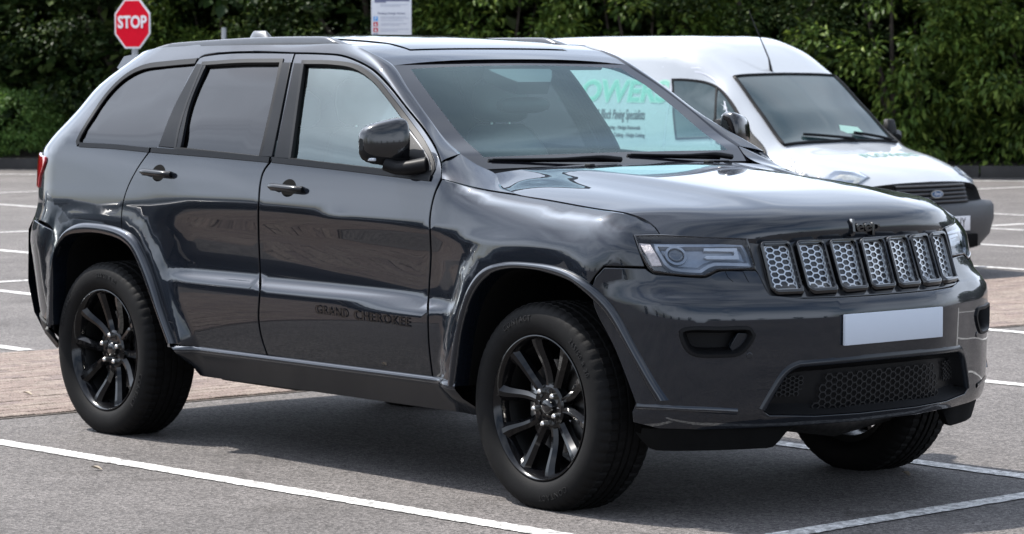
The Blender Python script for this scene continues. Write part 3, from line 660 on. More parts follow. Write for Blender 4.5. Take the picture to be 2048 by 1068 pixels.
# cowl, wipers
rows=[]
for f in np.linspace(0,1,7):
    yy=np.linspace(-.70,.70,31); a=np.array([ws_pt(.985,t/.715) for t in yy]); b=np.stack([-.535-.0*yy,yy,1.205-.04*(yy/.7)**2],1); rows.append(a*(1-f)+b*f-np.array([0,0,.022*math.sin(math.pi*f)]))
cowl=loft('cowl_panel',suv,'plastic',rows,False,1,60)
for y0,y1 in ((-.03,-.60),(.58,.06)):
    yw=[y0,y0*.8+y1*.2,y0*.5+y1*.5,y1]; wpth=cat_rom([ws_pt(fz,q/.71,dn) for fz,q,dn in zip((.99,.975,.965,.935),yw,(.016,.022,.014,.008))],.03)
    wp=tube('wiper',suv,'satin',wpth,np.interp(np.linspace(0,1,len(wpth)),[0,.12,.25,1],[.012,.012,.007,.004]),8)
    tube('wiper_blade',wp,'plastic',[ws_pt(.968-.035*t,(y0*.92+(y1-y0*.92)*t)/.71,.004) for t in np.linspace(0,1.03,14)],.005,6)
# ---- tailgate, spoiler
rows=[]
for z in np.linspace(.62,1.655,26):
    xr=float(np.interp(z,[.62,.93,1.0,1.2,1.36,1.5,1.6,1.655],[-3.72,-3.72,-3.73,-3.735,-3.575,-3.485,-3.36,-3.26])); Y=float(side_y([xr],[z])[0])-.004
    yy=np.linspace(-1,1,25)*Y; rows.append(np.stack([xr-.05*(1-(yy/Y)**2),yy,0*yy+z],1))
loft('tailgate',suv,'paint',rows,False,1,60,mats=['paint','privacy'],midx=lambda k,i: 1 if (k>15 and 3<i<20) else 0)
rows=[]
for x,zt,zb in ((-3.15,1.672,1.640),(-3.24,1.668,1.628),(-3.34,1.660,1.612),(-3.385,1.652,1.600),(-3.395,1.630,1.602)):
    pass
yy=np.linspace(-.57,.57,25); top=[];bot=[]
for x,zt,zb in ((-3.10,1.682,1.62),(-3.2,1.678,1.61),(-3.3,1.674,1.608),(-3.345,1.668,1.612),(-3.36,1.655,1.616)):
    top.append(np.stack([x+.02*(yy/.57)**2,yy*.95,zt-.010*(yy/.57)**2],1)); bot.append(np.stack([x+.02*(yy/.57)**2,yy*1.0,zb-.010*(yy/.57)**2],1))
loft('rear_spoiler',suv,'paint',top+bot[::-1],False,1,40,close_v=True,caps=True)
yy=np.linspace(-.78,.78,21); rows=[np.stack([x-.05*(1-(yy/.78)**2),yy,0*yy+z],1) for x,z in ((-3.72,.93),(-3.78,.86),(-3.79,.62),(-3.74,.48),(-3.66,.40),(-3.4,.38))]
loft('rear_bumper_centre',suv,'paint',rows,False,1,60)
# ---- front end
HL=fpx([tuple(p) for p in path(7,[(1268,470),(1320,469),(1410,473),(1494,476)],[(1494,476),(1503,506),(1512,538)],[(1512,538),(1470,539),(1436,540)],[(1436,540),(1424,546),(1410,552)],[(1410,552),(1374,551),(1338,548),(1306,544)],[(1306,544),(1290,526),(1268,470)])])
GR=fpx([tuple(p) for p in [(1494,477),(1512,538),(1517,545),(1539,586),(1551,594)]])
gl=np.vstack([GR,[(-.40,.799),(-.25,.797),(-.1,.796)]]); gtop=np.array([(-.30,.998),(-.15,.998)])
GRo=np.vstack([gl,mir(gl)[::-1],mir(gtop),gtop[::-1]])   # whole grille outline
LG=fpx([tuple(p) for p in path(8,[(1529,822),(1552,782),(1574,749),(1590,737),(1612,730)])]); 
lgz=float(LG[-1,1]); 
LGh=np.vstack([LG,[(-.30,lgz+.004),(-.15,lgz+.006),(0,lgz+.006)]])
lgb=[(-.53,.385),(-.35,.375),(-.15,.372)]
LGo=np.vstack([LGh,mir(LGh[:-1])[::-1],mir(lgb),lgb[::-1]])
FOG=fpx([tuple(p) for p in cat_rom([(1364,664),(1380,659),(1440,659),(1500,660),(1506,670),(1494,692),(1478,706),(1440,710),(1392,708),(1378,700),(1367,680)],6,True)])
side_e=fpx([tuple(p) for p in cat_rom([(1270,806),(1228,697),(1186,610),(1184,570)],9)])
top_e=fpx([tuple(p) for p in path(8,[(1190,553),(1208,534)],[(1208,534),(1291,536)],[(1291,536),(1305,546),(1338,550),(1374,553),(1411,554),(1437,542),(1512,540)],[(1512,540),(1518,547),(1540,588),(1552,596)])])
bh=np.vstack([side_e,top_e,[(-.40,.797),(-.25,.795),(-.1,.794)]])
side_bot=float(side_e[0,0])
bot=[(-.15,.335),(-.45,.335),(-.62,.335),(-.78,.335),(-.92,.34),(-1.0,.36),(side_bot-.01,.40)]
BU=np.vstack([bh,mir(bh)[::-1],mir(bot)[::-1],bot])
bumper=panel('front_bumper',suv,'paint',F,BU,[LGo,FOG,mir(FOG)],h=.03)
# raised surround of the lower opening
def open_path(uv,n): return resample(uv,n)
sur=np.vstack([LGh,mir(LGh[:-1])[::-1]])
ribbon('opening_surround',bumper,'sill',F,sur,[(-.004,-.02),(-.002,.001),(.003,.005),(.009,.006),(.016,.004),(.026,-.002)],False,1,auto=60)
panel('lower_opening_panel',bumper,'satin',F,LGo,gap=-.01,off=-.055,h=.06)
ribbon('opening_wall',bumper,'satin',F,ring(LGo),[(.0,-.004),(.012,-.035),(.03,-.056)],True,1)
def honey(name,par,m,u0,u1,v0,v1,cw,chh,bar,off,clip=None,stretch=1.,thick=.004):
    """hexagonal mesh on the nose surface"""
    Q=[]; ends=[]
    def seg(a,b):
        a=np.array(a);b=np.array(b); dd=(b-a)/np.linalg.norm(b-a); nn_=np.array([-dd[1],dd[0]])*bar/2; ends.append((a,b)); a=a-dd*bar*.3;b=b+dd*bar*.3; Q.append([a-nn_,b-nn_,b+nn_,a+nn_])
    nc=int((u1-u0)/(cw*.75))+2; nr=int((v1-v0)/chh)+2
    for i in range(nc):
        for j in range(nr):
            cx=u0+i*cw*.75; cy=v0+j*chh+(chh/2 if i%2 else 0)
            h=[(cx+cw/2*math.cos(a),cy+chh/math.sqrt(3)*math.sin(a)) for a in [k*math.pi/3 for k in range(4)]]
            for k in range(3): seg(h[k],h[k+1])
    E=np.array(ends); keep=np.ones(len(E),bool)
    if clip is not None: keep=inside(E[:,0],clip)&inside(E[:,1],clip)
    q=np.array(Q)[keep].reshape(-1,2); n=surf_n(F,q[:,0],q[:,1]); P=F(q[:,0],q[:,1]); m4=len(q)//4
    V=np.concatenate([(P+n*off).reshape(m4,4,3),(P+n*(off-thick)).reshape(m4,4,3)],1).reshape(-1,3); Fc=[]
    for i in range(m4):
        k=i*8; Fc.extend([(k,k+1,k+2,k+3),(k,k+4,k+5,k+1),(k+1,k+5,k+6,k+2),(k+2,k+6,k+7,k+3),(k+3,k+7,k+4,k)])
    o=mk(name,V,Fc,m,par,smooth=False); fixn(o); return o
lgc=np.array([(-.36,.385),(.36,.385),(.30,lgz-.03),(-.30,lgz-.03)])
honey('lower_mesh',bumper,'plastic',-.36,.36,.385,lgz-.02,.034,.026,.005,-.038,clip=lgc)
for sg in (1,-1):
    c2=np.array([(.40,.44),(.50,.44),(.50,.52),(.38,.52)])*np.array([sg,1]); honey('lower_mesh',bumper,'plastic',min(c2[:,0]),max(c2[:,0]),.44,.52,.022,.016,.004,-.045,clip=c2)
# fog lamp recesses
for sg,nm in ((1,-1),(-1,2)):
    fo=ring(FOG)
    fr_=ribbon('fog_recess',bumper,'satin',F,fo,[(-.010,.0),(-.008,.006),(.002,.007),(.006,.0),(.012,-.03),(.02,-.075)],True,nm)
    panel('recess_blade',fr_,'sill',F,fpx([(1480,667),(1503,668),(1497,688),(1468,705),(1464,696)]),s=nm,off=-.022,gap=0,bev=.003,depth=.03,h=.04)
    panel('recess_back',fr_,'satin',F,offs(fo,.012),s=nm,off=-.07,gap=0,h=.05)
# valance / air dam under the bumper
vw=np.linspace(-.975,.975,81)
dam=lambda w_: .335-.075*sstep((abs(w_)-.40)/.10)*sstep((1.0-abs(w_))/.08)-.0
rows=[F(vw,0*vw+.336)-surf_n(F,vw,0*vw+.336)*.012]
rows.append(np.stack([rows[0][:,0]-.02,rows[0][:,1]*.985,np.array([dam(a)+.02 for a in vw])-.02],1)); rows.append(rows[1]-np.array([.03,0,-.004])); 
loft('air_dam',bumper,'dark',rows,False,1,60)
# crease line along the lower bumper
cl=np.array([(-.985,.420),(-.93,.420),(-.85,.416),(-.75,.410),(-.655,.402)])
for nm in (1,2): ribbon('lower_lip',bumper,'paint',F,cat_rom(cl,.03),[(-.016,-.003),(-.006,.004),(.002,.005),(.016,-.003)],False,nm)
# grille
gri=panel('grille_surround',suv,'gloss',F,GRo,off=-.008,gap=.002,h=.035)
for k in range(-3,4):
    c=.1448*k
    def rr(w0,w1,z0,z1,rad,lean=.0,n=6):
        o=[]
        for (cx,cz,a0) in ((w1-rad,z1-rad,0),(w0+rad,z1-rad,90),(w0+rad,z0+rad,180),(w1-rad,z0+rad,270)):
            for i in range(n+1):
                a=R(a0+90*i/n); o.append((cx+rad*math.cos(a),cz+rad*math.sin(a)))
        return np.array(o)+np.array([c,0])
    o=rr(-.0645,.0645,.808,.992,.022)
    fr_=ribbon('grille_slot',gri,'gloss',F,o,[(-.001,-.010),(.001,.010),(.005,.014),(.011,.012),(.014,-.004),(.016,-.022)],True,1,auto=60)
    panel('slot_back',fr_,'dark',F,o,off=-.024,gap=.006,h=.06)
    oi=rr(-.050,.050,.823,.977,.014); ribbon('slot_ring',fr_,'chrome',F,oi,[(-.002,-.012),(-.001,.002),(.002,.003),(.004,-.010)],True,1)
    honey('slot_mesh',fr_,'chrome',c-.052,c+.052,.823,.977,.0365,.0215,.0046,-.004,clip=offs(oi,-.012),thick=.009)
# number plate
pl=boxes('number_plate',suv,'plate',[(.888,0,.677,.013,.52,.111)],.0025)
# headlights
for sg,nm in ((-1,-1),(1,2)):
    hl=panel('headlight',suv,'gloss',F,HL,s=nm,off=-.032,gap=-.004,bev=.002,depth=.01,h=.03)
    ribbon('headlight_wall',hl,'gloss',F,ring(HL),[(-.001,.000),(.003,.002),(.007,-.004),(.010,-.034)],True,nm)
    panel('headlight_lens',hl,'lens',F,HL,s=nm,off=.001,gap=.003,bev=.004,depth=.006,h=.03)
    def hpx(pts,sc=6.827): return fpx([(1250+a/sc,440+b/sc) for a,b in pts])
    panel('headlight_reflector',hl,'amber',F,hpx(path(40,[(185,285),(345,300)],[(345,300),(430,460),(508,622)],[(508,622),(370,632)],[(370,632),(185,285)])),s=nm,off=-.012,gap=0,h=.03)
    bz=hpx(path(40,[(425,320),(900,325),(1600,330)],[(1600,330),(1660,430),(1720,600)],[(1720,600),(1400,590),(1240,590)],[(1240,590),(1150,620),(1040,690)],[(1040,690),(800,680),(640,650),(560,590)],[(560,590),(470,440),(425,320)]))
    ribbon('headlight_bezel',hl,'lampgrey',F,ring(bz),[(-.016,-.028),(-.006,-.014),(.004,-.012),(.014,-.030)],True,nm)
    panel('headlight_back',hl,'lampgrey',F,bz,s=nm,off=-.026,gap=.012,bev=.003,depth=.006,h=.03)
    panel('light_bar',hl,'lampwhite',F,hpx([(1085,362),(1300,362),(1545,365),(1582,532),(1350,532),(1130,530),(1095,505),(1120,485),(1350,480),(1500,478),(1515,450),(1500,420),(1350,415),(1090,405)]),s=nm,off=-.012,gap=0,bev=.002,depth=.012,h=.03)
    pc=hpx([(700,472)])[0]; u=np.linspace(0,2*math.pi,29)[:-1]
    cir=lambda r_: np.stack([pc[0]+r_*np.cos(u),pc[1]+r_*np.sin(u)],1)
    pj_=panel('projector',hl,'projector',F,cir(.027),s=nm,off=-.012,gap=0,bev=.010,depth=.014,h=.02)
    ribbon('projector_ring',pj_,'lampgrey',F,cir(.027),[(-.010,-.02),(-.008,-.010),(.0,-.010),(.002,-.02)],True,nm)
# parking sensors and tow cover
for w_,z_ in ((-.62,.60),(.62,.60),(-.98,.58),(.98,.58)):
    u=np.linspace(0,2*math.pi,17)[:-1]; panel('parking_sensor',bumper,'paint',F,np.stack([w_+.011*np.cos(u),z_+.011*np.sin(u)],1),off=.003,gap=0,bev=.002,depth=.004,h=.02)
tw=fpx([(1450,542),(1486,543),(1498,566),(1470,567),(1456,555)]); ribbon('washer_cover',bumper,'dark',F,ring(tw),[(-.001,.0005),(.0008,.0005)],True,-1)
# ---- underbody, engine bay blocks
boxes('underbody',suv,'dark',[(-1.4,0,.42,3.9,1.42,.24),(-1.45,0,.355,1.86,1.62,.11),(.36,0,.55,.6,1.0,.40),(-3.2,0,.50,.7,1.3,.2)],.02)  # second box, wide and low, added to deepen the shade beneath the car
tube('exhaust_silencer',suv,'disc',[(-2.45,-.60,.30),(-2.0,-.55,.29),(-1.6,-.40,.30)],.05,12)
tube('front_axle_housing',suv,'disc',[(.25,.75,.28),(.25,.35,.27),(.25,0,.3)],[.05,.085,.06],14)
# ---- wheels
TP=[(.262,-.104),(.270,-.113),(.283,-.1235),(.300,-.1300),(.322,-.1325),(.343,-.1300),(.360,-.1235),(.371,-.1145),(.3785,-.104),(.3825,-.092)]
def ty(r): return float(np.interp(r,[p[0] for p in TP],[p[1] for p in TP]))
def make_tyre(parent):
    tread=[(-.0915,0),(-.0905,1),(-.082,1),(-.070,1),(-.0585,1),(-.0575,2),(-.0475,2),(-.0465,1),(-.034,1),(-.0205,1),(-.0195,2),(-.0095,2),(-.0085,1),(0,1)]
    tread=tread+[(-y,k) for y,k in tread[::-1][1:]]
    n=360; a=np.arange(n)*2*math.pi/n; rows=[]
    prof=[(r,y,0) for r,y in TP]+[(.3865-.22*y*y,y,k) for y,k in tread]+[(r,-y,0) for r,y in TP[::-1]]
    for r,y,k in prof:
        rr=np.full(n,r)
        if k==2: rr-=.008
        elif k==1 and abs(y)>.058:
            ph=((np.arange(n)+(0 if y<0 else 3))%6); rr-=np.where(ph<2,.0055,0)
        elif k==1 and .02<abs(y)<.047:
            ph=((np.arange(n)+2+int(abs(y)*100))%6); rr-=np.where(ph<1,.004,0)
        elif k==0 and r>.368: 
            ph=((np.arange(n)+(0 if y<0 else 3))%6); rr-=np.where(ph<2,.0035,0)
        rows.append(np.stack([rr*np.cos(a),np.full(n,y),rr*np.sin(a)],1))
    t=loft('tyre',parent,'rubber',rows,True,1,28)
    for body,th0,r0,sz in (('CONTACT',118,.3285,.030),('265/50 R 20',48,.3285,.026),('CONTACT',-62,.3285,.030)):
        me=text_mesh(body,sz,.0012,space=1.25)
        for v in me.vertices:
            th=R(th0)-v.co.x/r0; r=r0+v.co.y; v.co=Vector((r*math.cos(th),ty(r)-.0008-v.co.z,r*math.sin(th)))
        me.materials.clear(); me.materials.append(MT['rubber_text']); me.name='tyre_lettering'; link(bpy.data.objects.new('tyre_lettering',me),parent)
MT['rubber_text']=mat('tyre_lettering_rubber',(.012,.0115,.0115),.6,spec=.2,var=.1)
def make_wheel(parent,first=True):
    wh=empty('wheel',parent=parent)
    make_tyre(wh)
    rim=lathe('rim',wh,'barrel',[(.255,-.098),(.2635,-.104),(.2675,-.1125),(.2665,-.1165),(.2625,-.1175),(.2585,-.114),(.2535,-.106),(.247,-.094),(.238,-.06),(.228,-.02),(.226,.05),(.236,.10),(.262,.108)],96,40,mats=['wheel','barrel'],midx=lambda k,i: 0 if k<8 else 1)
    rs=np.linspace(.050,.2535,15); protos=[]
    for q in (-1,1):
        V=[];Fc=[];ns=6
        for r in rs:
            t=min(1.,(r-.05)/(.2035)); ang=R(90)+q*(R(11)*(1-t)**1.5+R(15.0)*sstep(t*1.05)+R(4))
            w=.029+.010*(1-t)**2+.033*t**2.2; face=-.069-.034*sstep(t)+.012*math.sin(math.pi*t); dep=.046*(1-.2*t)
            sec=[(-.5*w,face+dep),(-.5*w,face+.013),(-.12*w,face),(.20*w,face+.001),(.5*w,face+.016),(.5*w,face+dep)]
            if q<0: sec=[(-a_,b_) for a_,b_ in sec][::-1]
            cr,cs=math.cos(ang),math.sin(ang)
            for a_,b_ in sec: V.append((r*cr-a_*cs,b_,r*cs+a_*cr))
        for i in range(len(rs)-1):
            for j in range(ns-1):
                a_=i*ns+j; Fc.append((a_,a_+1,a_+ns+1,a_+ns))
            a_=i*ns; Fc.append((a_+ns-1,a_,a_+ns,a_+2*ns-1))
        o=mk('spoke',V,Fc,'wheel',wh,auto=24); fixn(o); protos.append(o)
    for p in range(1,5):
        for o in protos:
            c=o.copy(); COL.objects.link(c); c.parent=wh; c.rotation_euler=(0,R(72*p),0)
    lathe('hub',wh,'wheel',[(.0,-.064),(.040,-.064),(.074,-.068),(.084,-.062),(.086,-.03),(.05,-.02)],40,30)
    lathe('centre_cap',wh,'gloss',[(.0,-.0835),(.020,-.083),(.029,-.079),(.032,-.070),(.033,-.06)],32,50)
    for k in range(5):
        a=R(54+72*k); x,z=.0620*math.cos(a),.0620*math.sin(a)
        o=lathe('lug_nut',wh,'steel',[(0,-.094),(.0065,-.093),(.0098,-.088),(.0108,-.078),(.0115,-.066)],6 if False else 12,25); o.location=(x,0,z)
    lathe('brake_disc',wh,'disc',[(.08,-.012),(.172,-.012),(.174,-.008),(.174,.012),(.08,.014)],64,30)
    return wh
def copy_tree(o,parent):
    c=o.copy(); COL.objects.link(c); c.parent=parent
    for ch in o.children: copy_tree(ch,c)
    return c
w0=make_wheel(suv); 
HZ=.372
specs=[((0,-.8115,HZ),R(-1.8),0),((-2.915,-.8140,HZ),0,R(14)),((0,.8115,HZ),math.pi-R(1.8),0),((-2.915,.8140,HZ),math.pi,0)]
for i,(loc,rz,ry) in enumerate(specs):
    wv=w0 if i==0 else copy_tree(w0,suv)
    wv.rotation_mode='ZXY'; wv.location=loc; wv.rotation_euler=(0,R([9,-33,0,0][i]),rz)
for s in (-1,1):
    for x0 in (0,-2.915):
        c=[]
        boxes('brake_caliper',suv,'steel' if x0==0 else 'disc',[(x0-.135,s*.795,.39,.06,.07,.15)],.012)
# ---- door mirrors
for s in (-1,1):
    fdoor=[o for o in suv.children if o.name.startswith('front_door')][0 if s<0 else 1]
    cpt=on_y(770,284,-.955); mx_,mz_=cpt[0],cpt[2]
    rows=[];n=28; u=np.linspace(0,2*math.pi,n+1)[:-1]
    for t,sc in ((0,.62),(.015,.80),(.05,.92),(.12,.985),(.3,1.),(.5,.985),(.7,.95),(.84,.88),(.93,.76),(.98,.58),(1.,.30)):
        y=.872+.162*t; top=.098-.030*t; bot=-.098+.012*t; hx=.058-.012*t
        cz=(top+bot)/2; hz=(top-bot)/2
        cu_,su=np.cos(u),np.sin(u); e=.55; X=np.sign(cu_)*np.abs(cu_)**e; Z=np.sign(su)*np.abs(su)**e
        xo=-.05*t**2
        X=np.where(X>0,X*1.0,X*.75)
        rows.append(np.stack([mx_+xo+X*hx*sc*(1+.15*np.maximum(X,0)*(1-np.abs(Z)*.6)),0*u+y,mz_+cz+Z*hz*sc],1))
    mi=loft('door_mirror',fdoor,'gloss',rows,True,s,50,caps=True,mats=['gloss','satin'],midx=lambda k,i: 1 if math.sin(2*math.pi*(i+.5)/n)<-.42 else 0)
    # dividing strip, indicator and arm
    pass
    ar=[(mx_+.02,.97,mz_-.085),(mx_+.06,.945,mz_-.098),(mx_+.11,.925,mz_-.096),(mx_+.17,.885,mz_-.085)]
    ar=cat_rom(np.array(ar)*np.array([1,s,1]),.01); tube('mirror_arm',mi,'satin',ar,np.linspace(.028,.034,len(ar)),12,flat=.9)
    boxes('mirror_indicator',mi,'lampwhite',[(mx_-.005,s*1.015,mz_-.066,.04,.014,.013)],.004)
    sail=sp(8,[(818,262),(842,288),(860,318),(866,342),(858,355)],[(858,355),(812,349)],[(812,349),(815,300),(818,262)])
    sl_=panel('mirror_sail',fdoor,'satin',S,sail,s=s,off=.006,gap=0,bev=.004,depth=.02,h=.04)
    ribbon('sail_edge_highlight',sl_,'rail',S,so_(8,[(822,266),(845,297),(860,322),(863,343)]),[(-.003,.006),(-.002,.010),(.002,.010),(.003,.006)],False,s)  # pale strip painted in for the highlight along the sail's rim
# ---- cabin
def cushion(name,m,stations,n=20,e=.6,parent=suv):
    """rounded block from stations (x,y,z,half_a(y),half_b, axis tilt)"""
    u=np.linspace(0,2*math.pi,n+1)[:-1]; X=np.sign(np.cos(u))*np.abs(np.cos(u))**e; Y=np.sign(np.sin(u))*np.abs(np.sin(u))**e
    rows=[np.stack([cx+hx*X,cy+hy*Y,0*u+cz],1) for cx,cy,cz,hx,hy in stations]
    return loft(name,parent,m,rows,True,1,60,caps=True)
for y in (-.37,.37):
    st=cushion('front_seat','seat',[(-1.35,y,.62,.25,.24),(-1.35,y,.72,.28,.26),(-1.37,y,.80,.26,.25),(-1.60,y,.82,.08,.24),(-1.63,y,.95,.075,.255),(-1.68,y,1.12,.07,.25),(-1.72,y,1.25,.06,.22),(-1.745,y,1.33,.05,.17),(-1.755,y,1.36,.03,.12)])
    cushion('head_restraint','seat',[(-1.745,y,1.37,.035,.10),(-1.745,y,1.39,.055,.13),(-1.75,y,1.46,.06,.14),(-1.76,y,1.53,.05,.125),(-1.765,y,1.56,.025,.08)],parent=st)
    for dy in (-.05,.05): tube('restraint_post',st,'steel',[(-1.75,y+dy,1.30),(-1.748,y+dy,1.40)],.007,8)
rs_=cushion('rear_seat','seat',[(-2.35,0,.65,.28,.62),(-2.35,0,.80,.28,.64),(-2.60,0,.84,.09,.62),(-2.66,0,1.05,.08,.62),(-2.72,0,1.24,.07,.60),(-2.75,0,1.33,.04,.55)],32,.35)
for y in (-.38,0,.38): cushion('head_restraint','seat',[(-2.745,y,1.34,.03,.09),(-2.745,y,1.37,.05,.12),(-2.75,y,1.46,.05,.125),(-2.755,y,1.50,.02,.08)],parent=rs_)
yy=np.linspace(-.72,.72,25); rows=[]
for x,z in ((-.62,1.17),(-.78,1.185),(-.95,1.18),(-1.03,1.15),(-1.06,1.05),(-1.0,.85)):
    hump=np.where(np.abs(yy+.37)<.22,.035*np.cos((yy+.37)/.22*math.pi/2)**2,0)*(1 if x<-.8 else 0); rows.append(np.stack([x-.03*np.abs(yy)*0+0*yy,yy,z-.02*(yy/.72)**2+hump],1))
loft('dashboard',suv,'dash',rows,False,1,50)
a=np.linspace(0,2*math.pi,33)[:-1]; c=np.array([-1.17,-.37,1.10]); e1=np.array([0,1,0]);e2=np.array([-.42,0,.91])
sw=tube('steering_wheel',suv,'seat',c+.185*(np.cos(a)[:,None]*e1+np.sin(a)[:,None]*e2),.016,10,closed=True)
for an in (-90,0,180): tube('steering_spoke',sw,'dash',[c,c+.18*(math.cos(R(an))*e1+math.sin(R(an))*e2)],[.05,.022],8)
boxes('cabin_floor',suv,'dash',[(-1.75,0,.53,2.6,1.5,.03),(-1.3,0,.74,1.0,.20,.22)],.01)
rows=[]
for x in np.linspace(-1.32,-3.1,12):
    y=np.linspace(-.58,.58,13); z,_=roof_z(np.full(13,x),y); rows.append(np.stack([0*y+x,y,z-.035],1))
loft('headliner',suv,'dash',rows,False,1,60)
for s in (-1,1): boxes('sun_visor',suv,'dash',[(-1.33,s*.33,1.605,.16,.38,.02)],.008)
# ================================================================ setting
rnd=random.Random(7); rng=np.random.default_rng(7)
def ground_mat(name,base,spk,dark,scale=210.,bump=.75,rough=.85,patch=.24):
    m=bpy.data.materials.new(name); m.use_nodes=True; t=m.node_tree; b=t.nodes['Principled BSDF']; b.inputs['Roughness'].default_value=rough; b.inputs['Specular IOR Level'].default_value=.25
    tcn=N(t,'ShaderNodeTexCoord'); l=t.links.new
    n1=N(t,'ShaderNodeTexNoise',Scale=scale,Detail=3.,Roughness=.7); n2=N(t,'ShaderNodeTexNoise',Scale=.7,Detail=6.,Roughness=.62); v=N(t,'ShaderNodeTexVoronoi',Scale=scale*.42); n3=N(t,'ShaderNodeTexNoise',Scale=9.,Detail=5.)
    for x in (n1,n2,v,n3): l(tcn.outputs['Object'],x.inputs['Vector'])
    r=N(t,'ShaderNodeValToRGB'); e=r.color_ramp.elements; e[0].position=.33;e[0].color=(*dark,1); e[1].position=.70; e[1].color=(*spk,1); k=e.new(.52); k.color=(*base,1)
    l(n1.outputs['Fac'],r.inputs[0])
    vc=N(t,'ShaderNodeSeparateColor'); l(v.outputs['Color'],vc.inputs[0])
    mr=N(t,'ShaderNodeMapRange'); mr.inputs[1].default_value=0; mr.inputs[2].default_value=1; mr.inputs[3].default_value=.5; mr.inputs[4].default_value=1.5; l(vc.outputs[0],mr.inputs[0])
    m1=N(t,'ShaderNodeMixRGB',blend_type='MULTIPLY'); m1.inputs[0].default_value=1; l(r.outputs[0],m1.inputs[1]); l(mr.outputs[0],m1.inputs[2])
    mr2=N(t,'ShaderNodeMapRange'); mr2.inputs[1].default_value=.3; mr2.inputs[2].default_value=.7; mr2.inputs[3].default_value=1-patch; mr2.inputs[4].default_value=1+patch; l(n2.outputs['Fac'],mr2.inputs[0])
    mr3=N(t,'ShaderNodeMapRange'); mr3.inputs[1].default_value=.3; mr3.inputs[2].default_value=.7; mr3.inputs[3].default_value=.93; mr3.inputs[4].default_value=1.07; l(n3.outputs['Fac'],mr3.inputs[0])
    m2=N(t,'ShaderNodeMixRGB',blend_type='MULTIPLY'); m2.inputs[0].default_value=1; l(m1.outputs[0],m2.inputs[1]); l(mr2.outputs[0],m2.inputs[2])
    m3=N(t,'ShaderNodeMixRGB',blend_type='MULTIPLY'); m3.inputs[0].default_value=1; l(m2.outputs[0],m3.inputs[1]); l(mr3.outputs[0],m3.inputs[2]); l(m3.outputs[0],b.inputs['Base Color'])
    ad=N(t,'ShaderNodeMath',operation='ADD'); l(n1.outputs['Fac'],ad.inputs[0]); l(v.outputs['Distance'],ad.inputs[1])
    bp=N(t,'ShaderNodeBump',Strength=bump,Distance=.004); l(ad.outputs[0],bp.inputs['Height']); l(bp.outputs[0],b.inputs['Normal'])
    return m
asph=ground_mat('asphalt',(.096,.0875,.0835),(.190,.173,.165),(.037,.0345,.0335))
g=mk('ground',[(-300,-300,0),(300,-300,0),(300,300,0),(-300,300,0)],[(0,1,2,3)],asph,smooth=False); tag(g,kind='structure')
linem=ground_mat('road_paint',(.42,.41,.395),(.50,.49,.47),(.26,.255,.245),120.,.35,.7,.12)
t=linem.node_tree; b=t.nodes['Principled BSDF']; src=b.inputs['Base Color'].links[0].from_socket; tcn=N(t,'ShaderNodeTexCoord'); n=N(t,'ShaderNodeTexNoise',Scale=26.,Detail=9.,Roughness=.7); r=N(t,'ShaderNodeValToRGB'); r.color_ramp.elements[0].position=.60; r.color_ramp.elements[1].position=.68; mm=N(t,'ShaderNodeMixRGB'); mm.inputs['Color2'].default_value=(.12,.115,.11,1)
t.links.new(tcn.outputs['Object'],n.inputs['Vector']); t.links.new(n.outputs['Fac'],r.inputs[0]); t.links.new(r.outputs[0],mm.inputs[0]); t.links.new(src,mm.inputs['Color1']); t.links.new(mm.outputs[0],b.inputs['Base Color'])
t=asph.node_tree; b=t.nodes['Principled BSDF']; src=b.inputs['Base Color'].links[0].from_socket; tcn=N(t,'ShaderNodeTexCoord'); n=N(t,'ShaderNodeTexNoise',Scale=1.7,Detail=3.,Roughness=.5,Distortion=.6); r=N(t,'ShaderNodeValToRGB'); r.color_ramp.elements[0].position=.62; r.color_ramp.elements[1].position=.74; r.color_ramp.elements[0].color=(1,1,1,1); r.color_ramp.elements[1].color=(.72,.71,.70,1); mm=N(t,'ShaderNodeMixRGB',blend_type='MULTIPLY'); mm.inputs[0].default_value=1
t.links.new(tcn.outputs['Object'],n.inputs['Vector']); t.links.new(n.outputs['Fac'],r.inputs[0]); t.links.new(r.outputs[0],mm.inputs['Color2']); t.links.new(src,mm.inputs['Color1']); t.links.new(mm.outputs[0],b.inputs['Base Color'])
def stripe(a,b,w_,z=.004):
    a=np.array(a,float);b=np.array(b,float); L=np.linalg.norm(b-a); d=(b-a)/L; n=np.array([-d[1],d[0]]); k=max(2,int(L/.03)); k=min(k,260); t=np.linspace(0,L,k)
    j=rng.normal(0,.0028,(2,k)); l_=a+d*t[:,None]+n*(w_/2+j[0])[:,None]; r_=a+d*t[:,None]-n*(w_/2+j[1])[:,None]
    V=[(*p,z) for p in l_]+[(*p,z) for p in r_]; Fc=[(i,k+i,k+i+1,i+1) for i in range(k-1)]
    return tag(mk('parking_line',V,Fc,linem,smooth=False),kind='structure')
XF=.955
for y0,y1 in ((-1.435,-1.25),(1.06,1.06),(3.61,3.61),(5.85,5.85),(8.2,8.2)):
    a=np.array([-3.68,y0-(.03 if y0<0 else 0)]); b=np.array([XF-.03,y1]); stripe(a,b,.105)
stripe((XF+.09,-1.6),(XF-.02,1.0),.10,.0045); stripe((XF-.02,1.12),(XF-.02,9.5),.10,.0045)
for y in (-1.5,.78,2.93,5.3,7.7,10.05,12.25,14.25,16.4): stripe((-6.40,y),(-15.9,y),.10)
stripe((-11.07,-1.5),(-11.07,16.4),.10,.0045); stripe((-16.7,2),(-16.7,24),.10)
for y in (4.9,7.25,9.6,11.95,14.3,16.6,18.9): stripe((-19.6,y),(-24.3,y),.10)
stripe((-24.3,4),(-24.3,22),.10,.0045); stripe((-33.,11.85),(-17.2,23.9),.14)
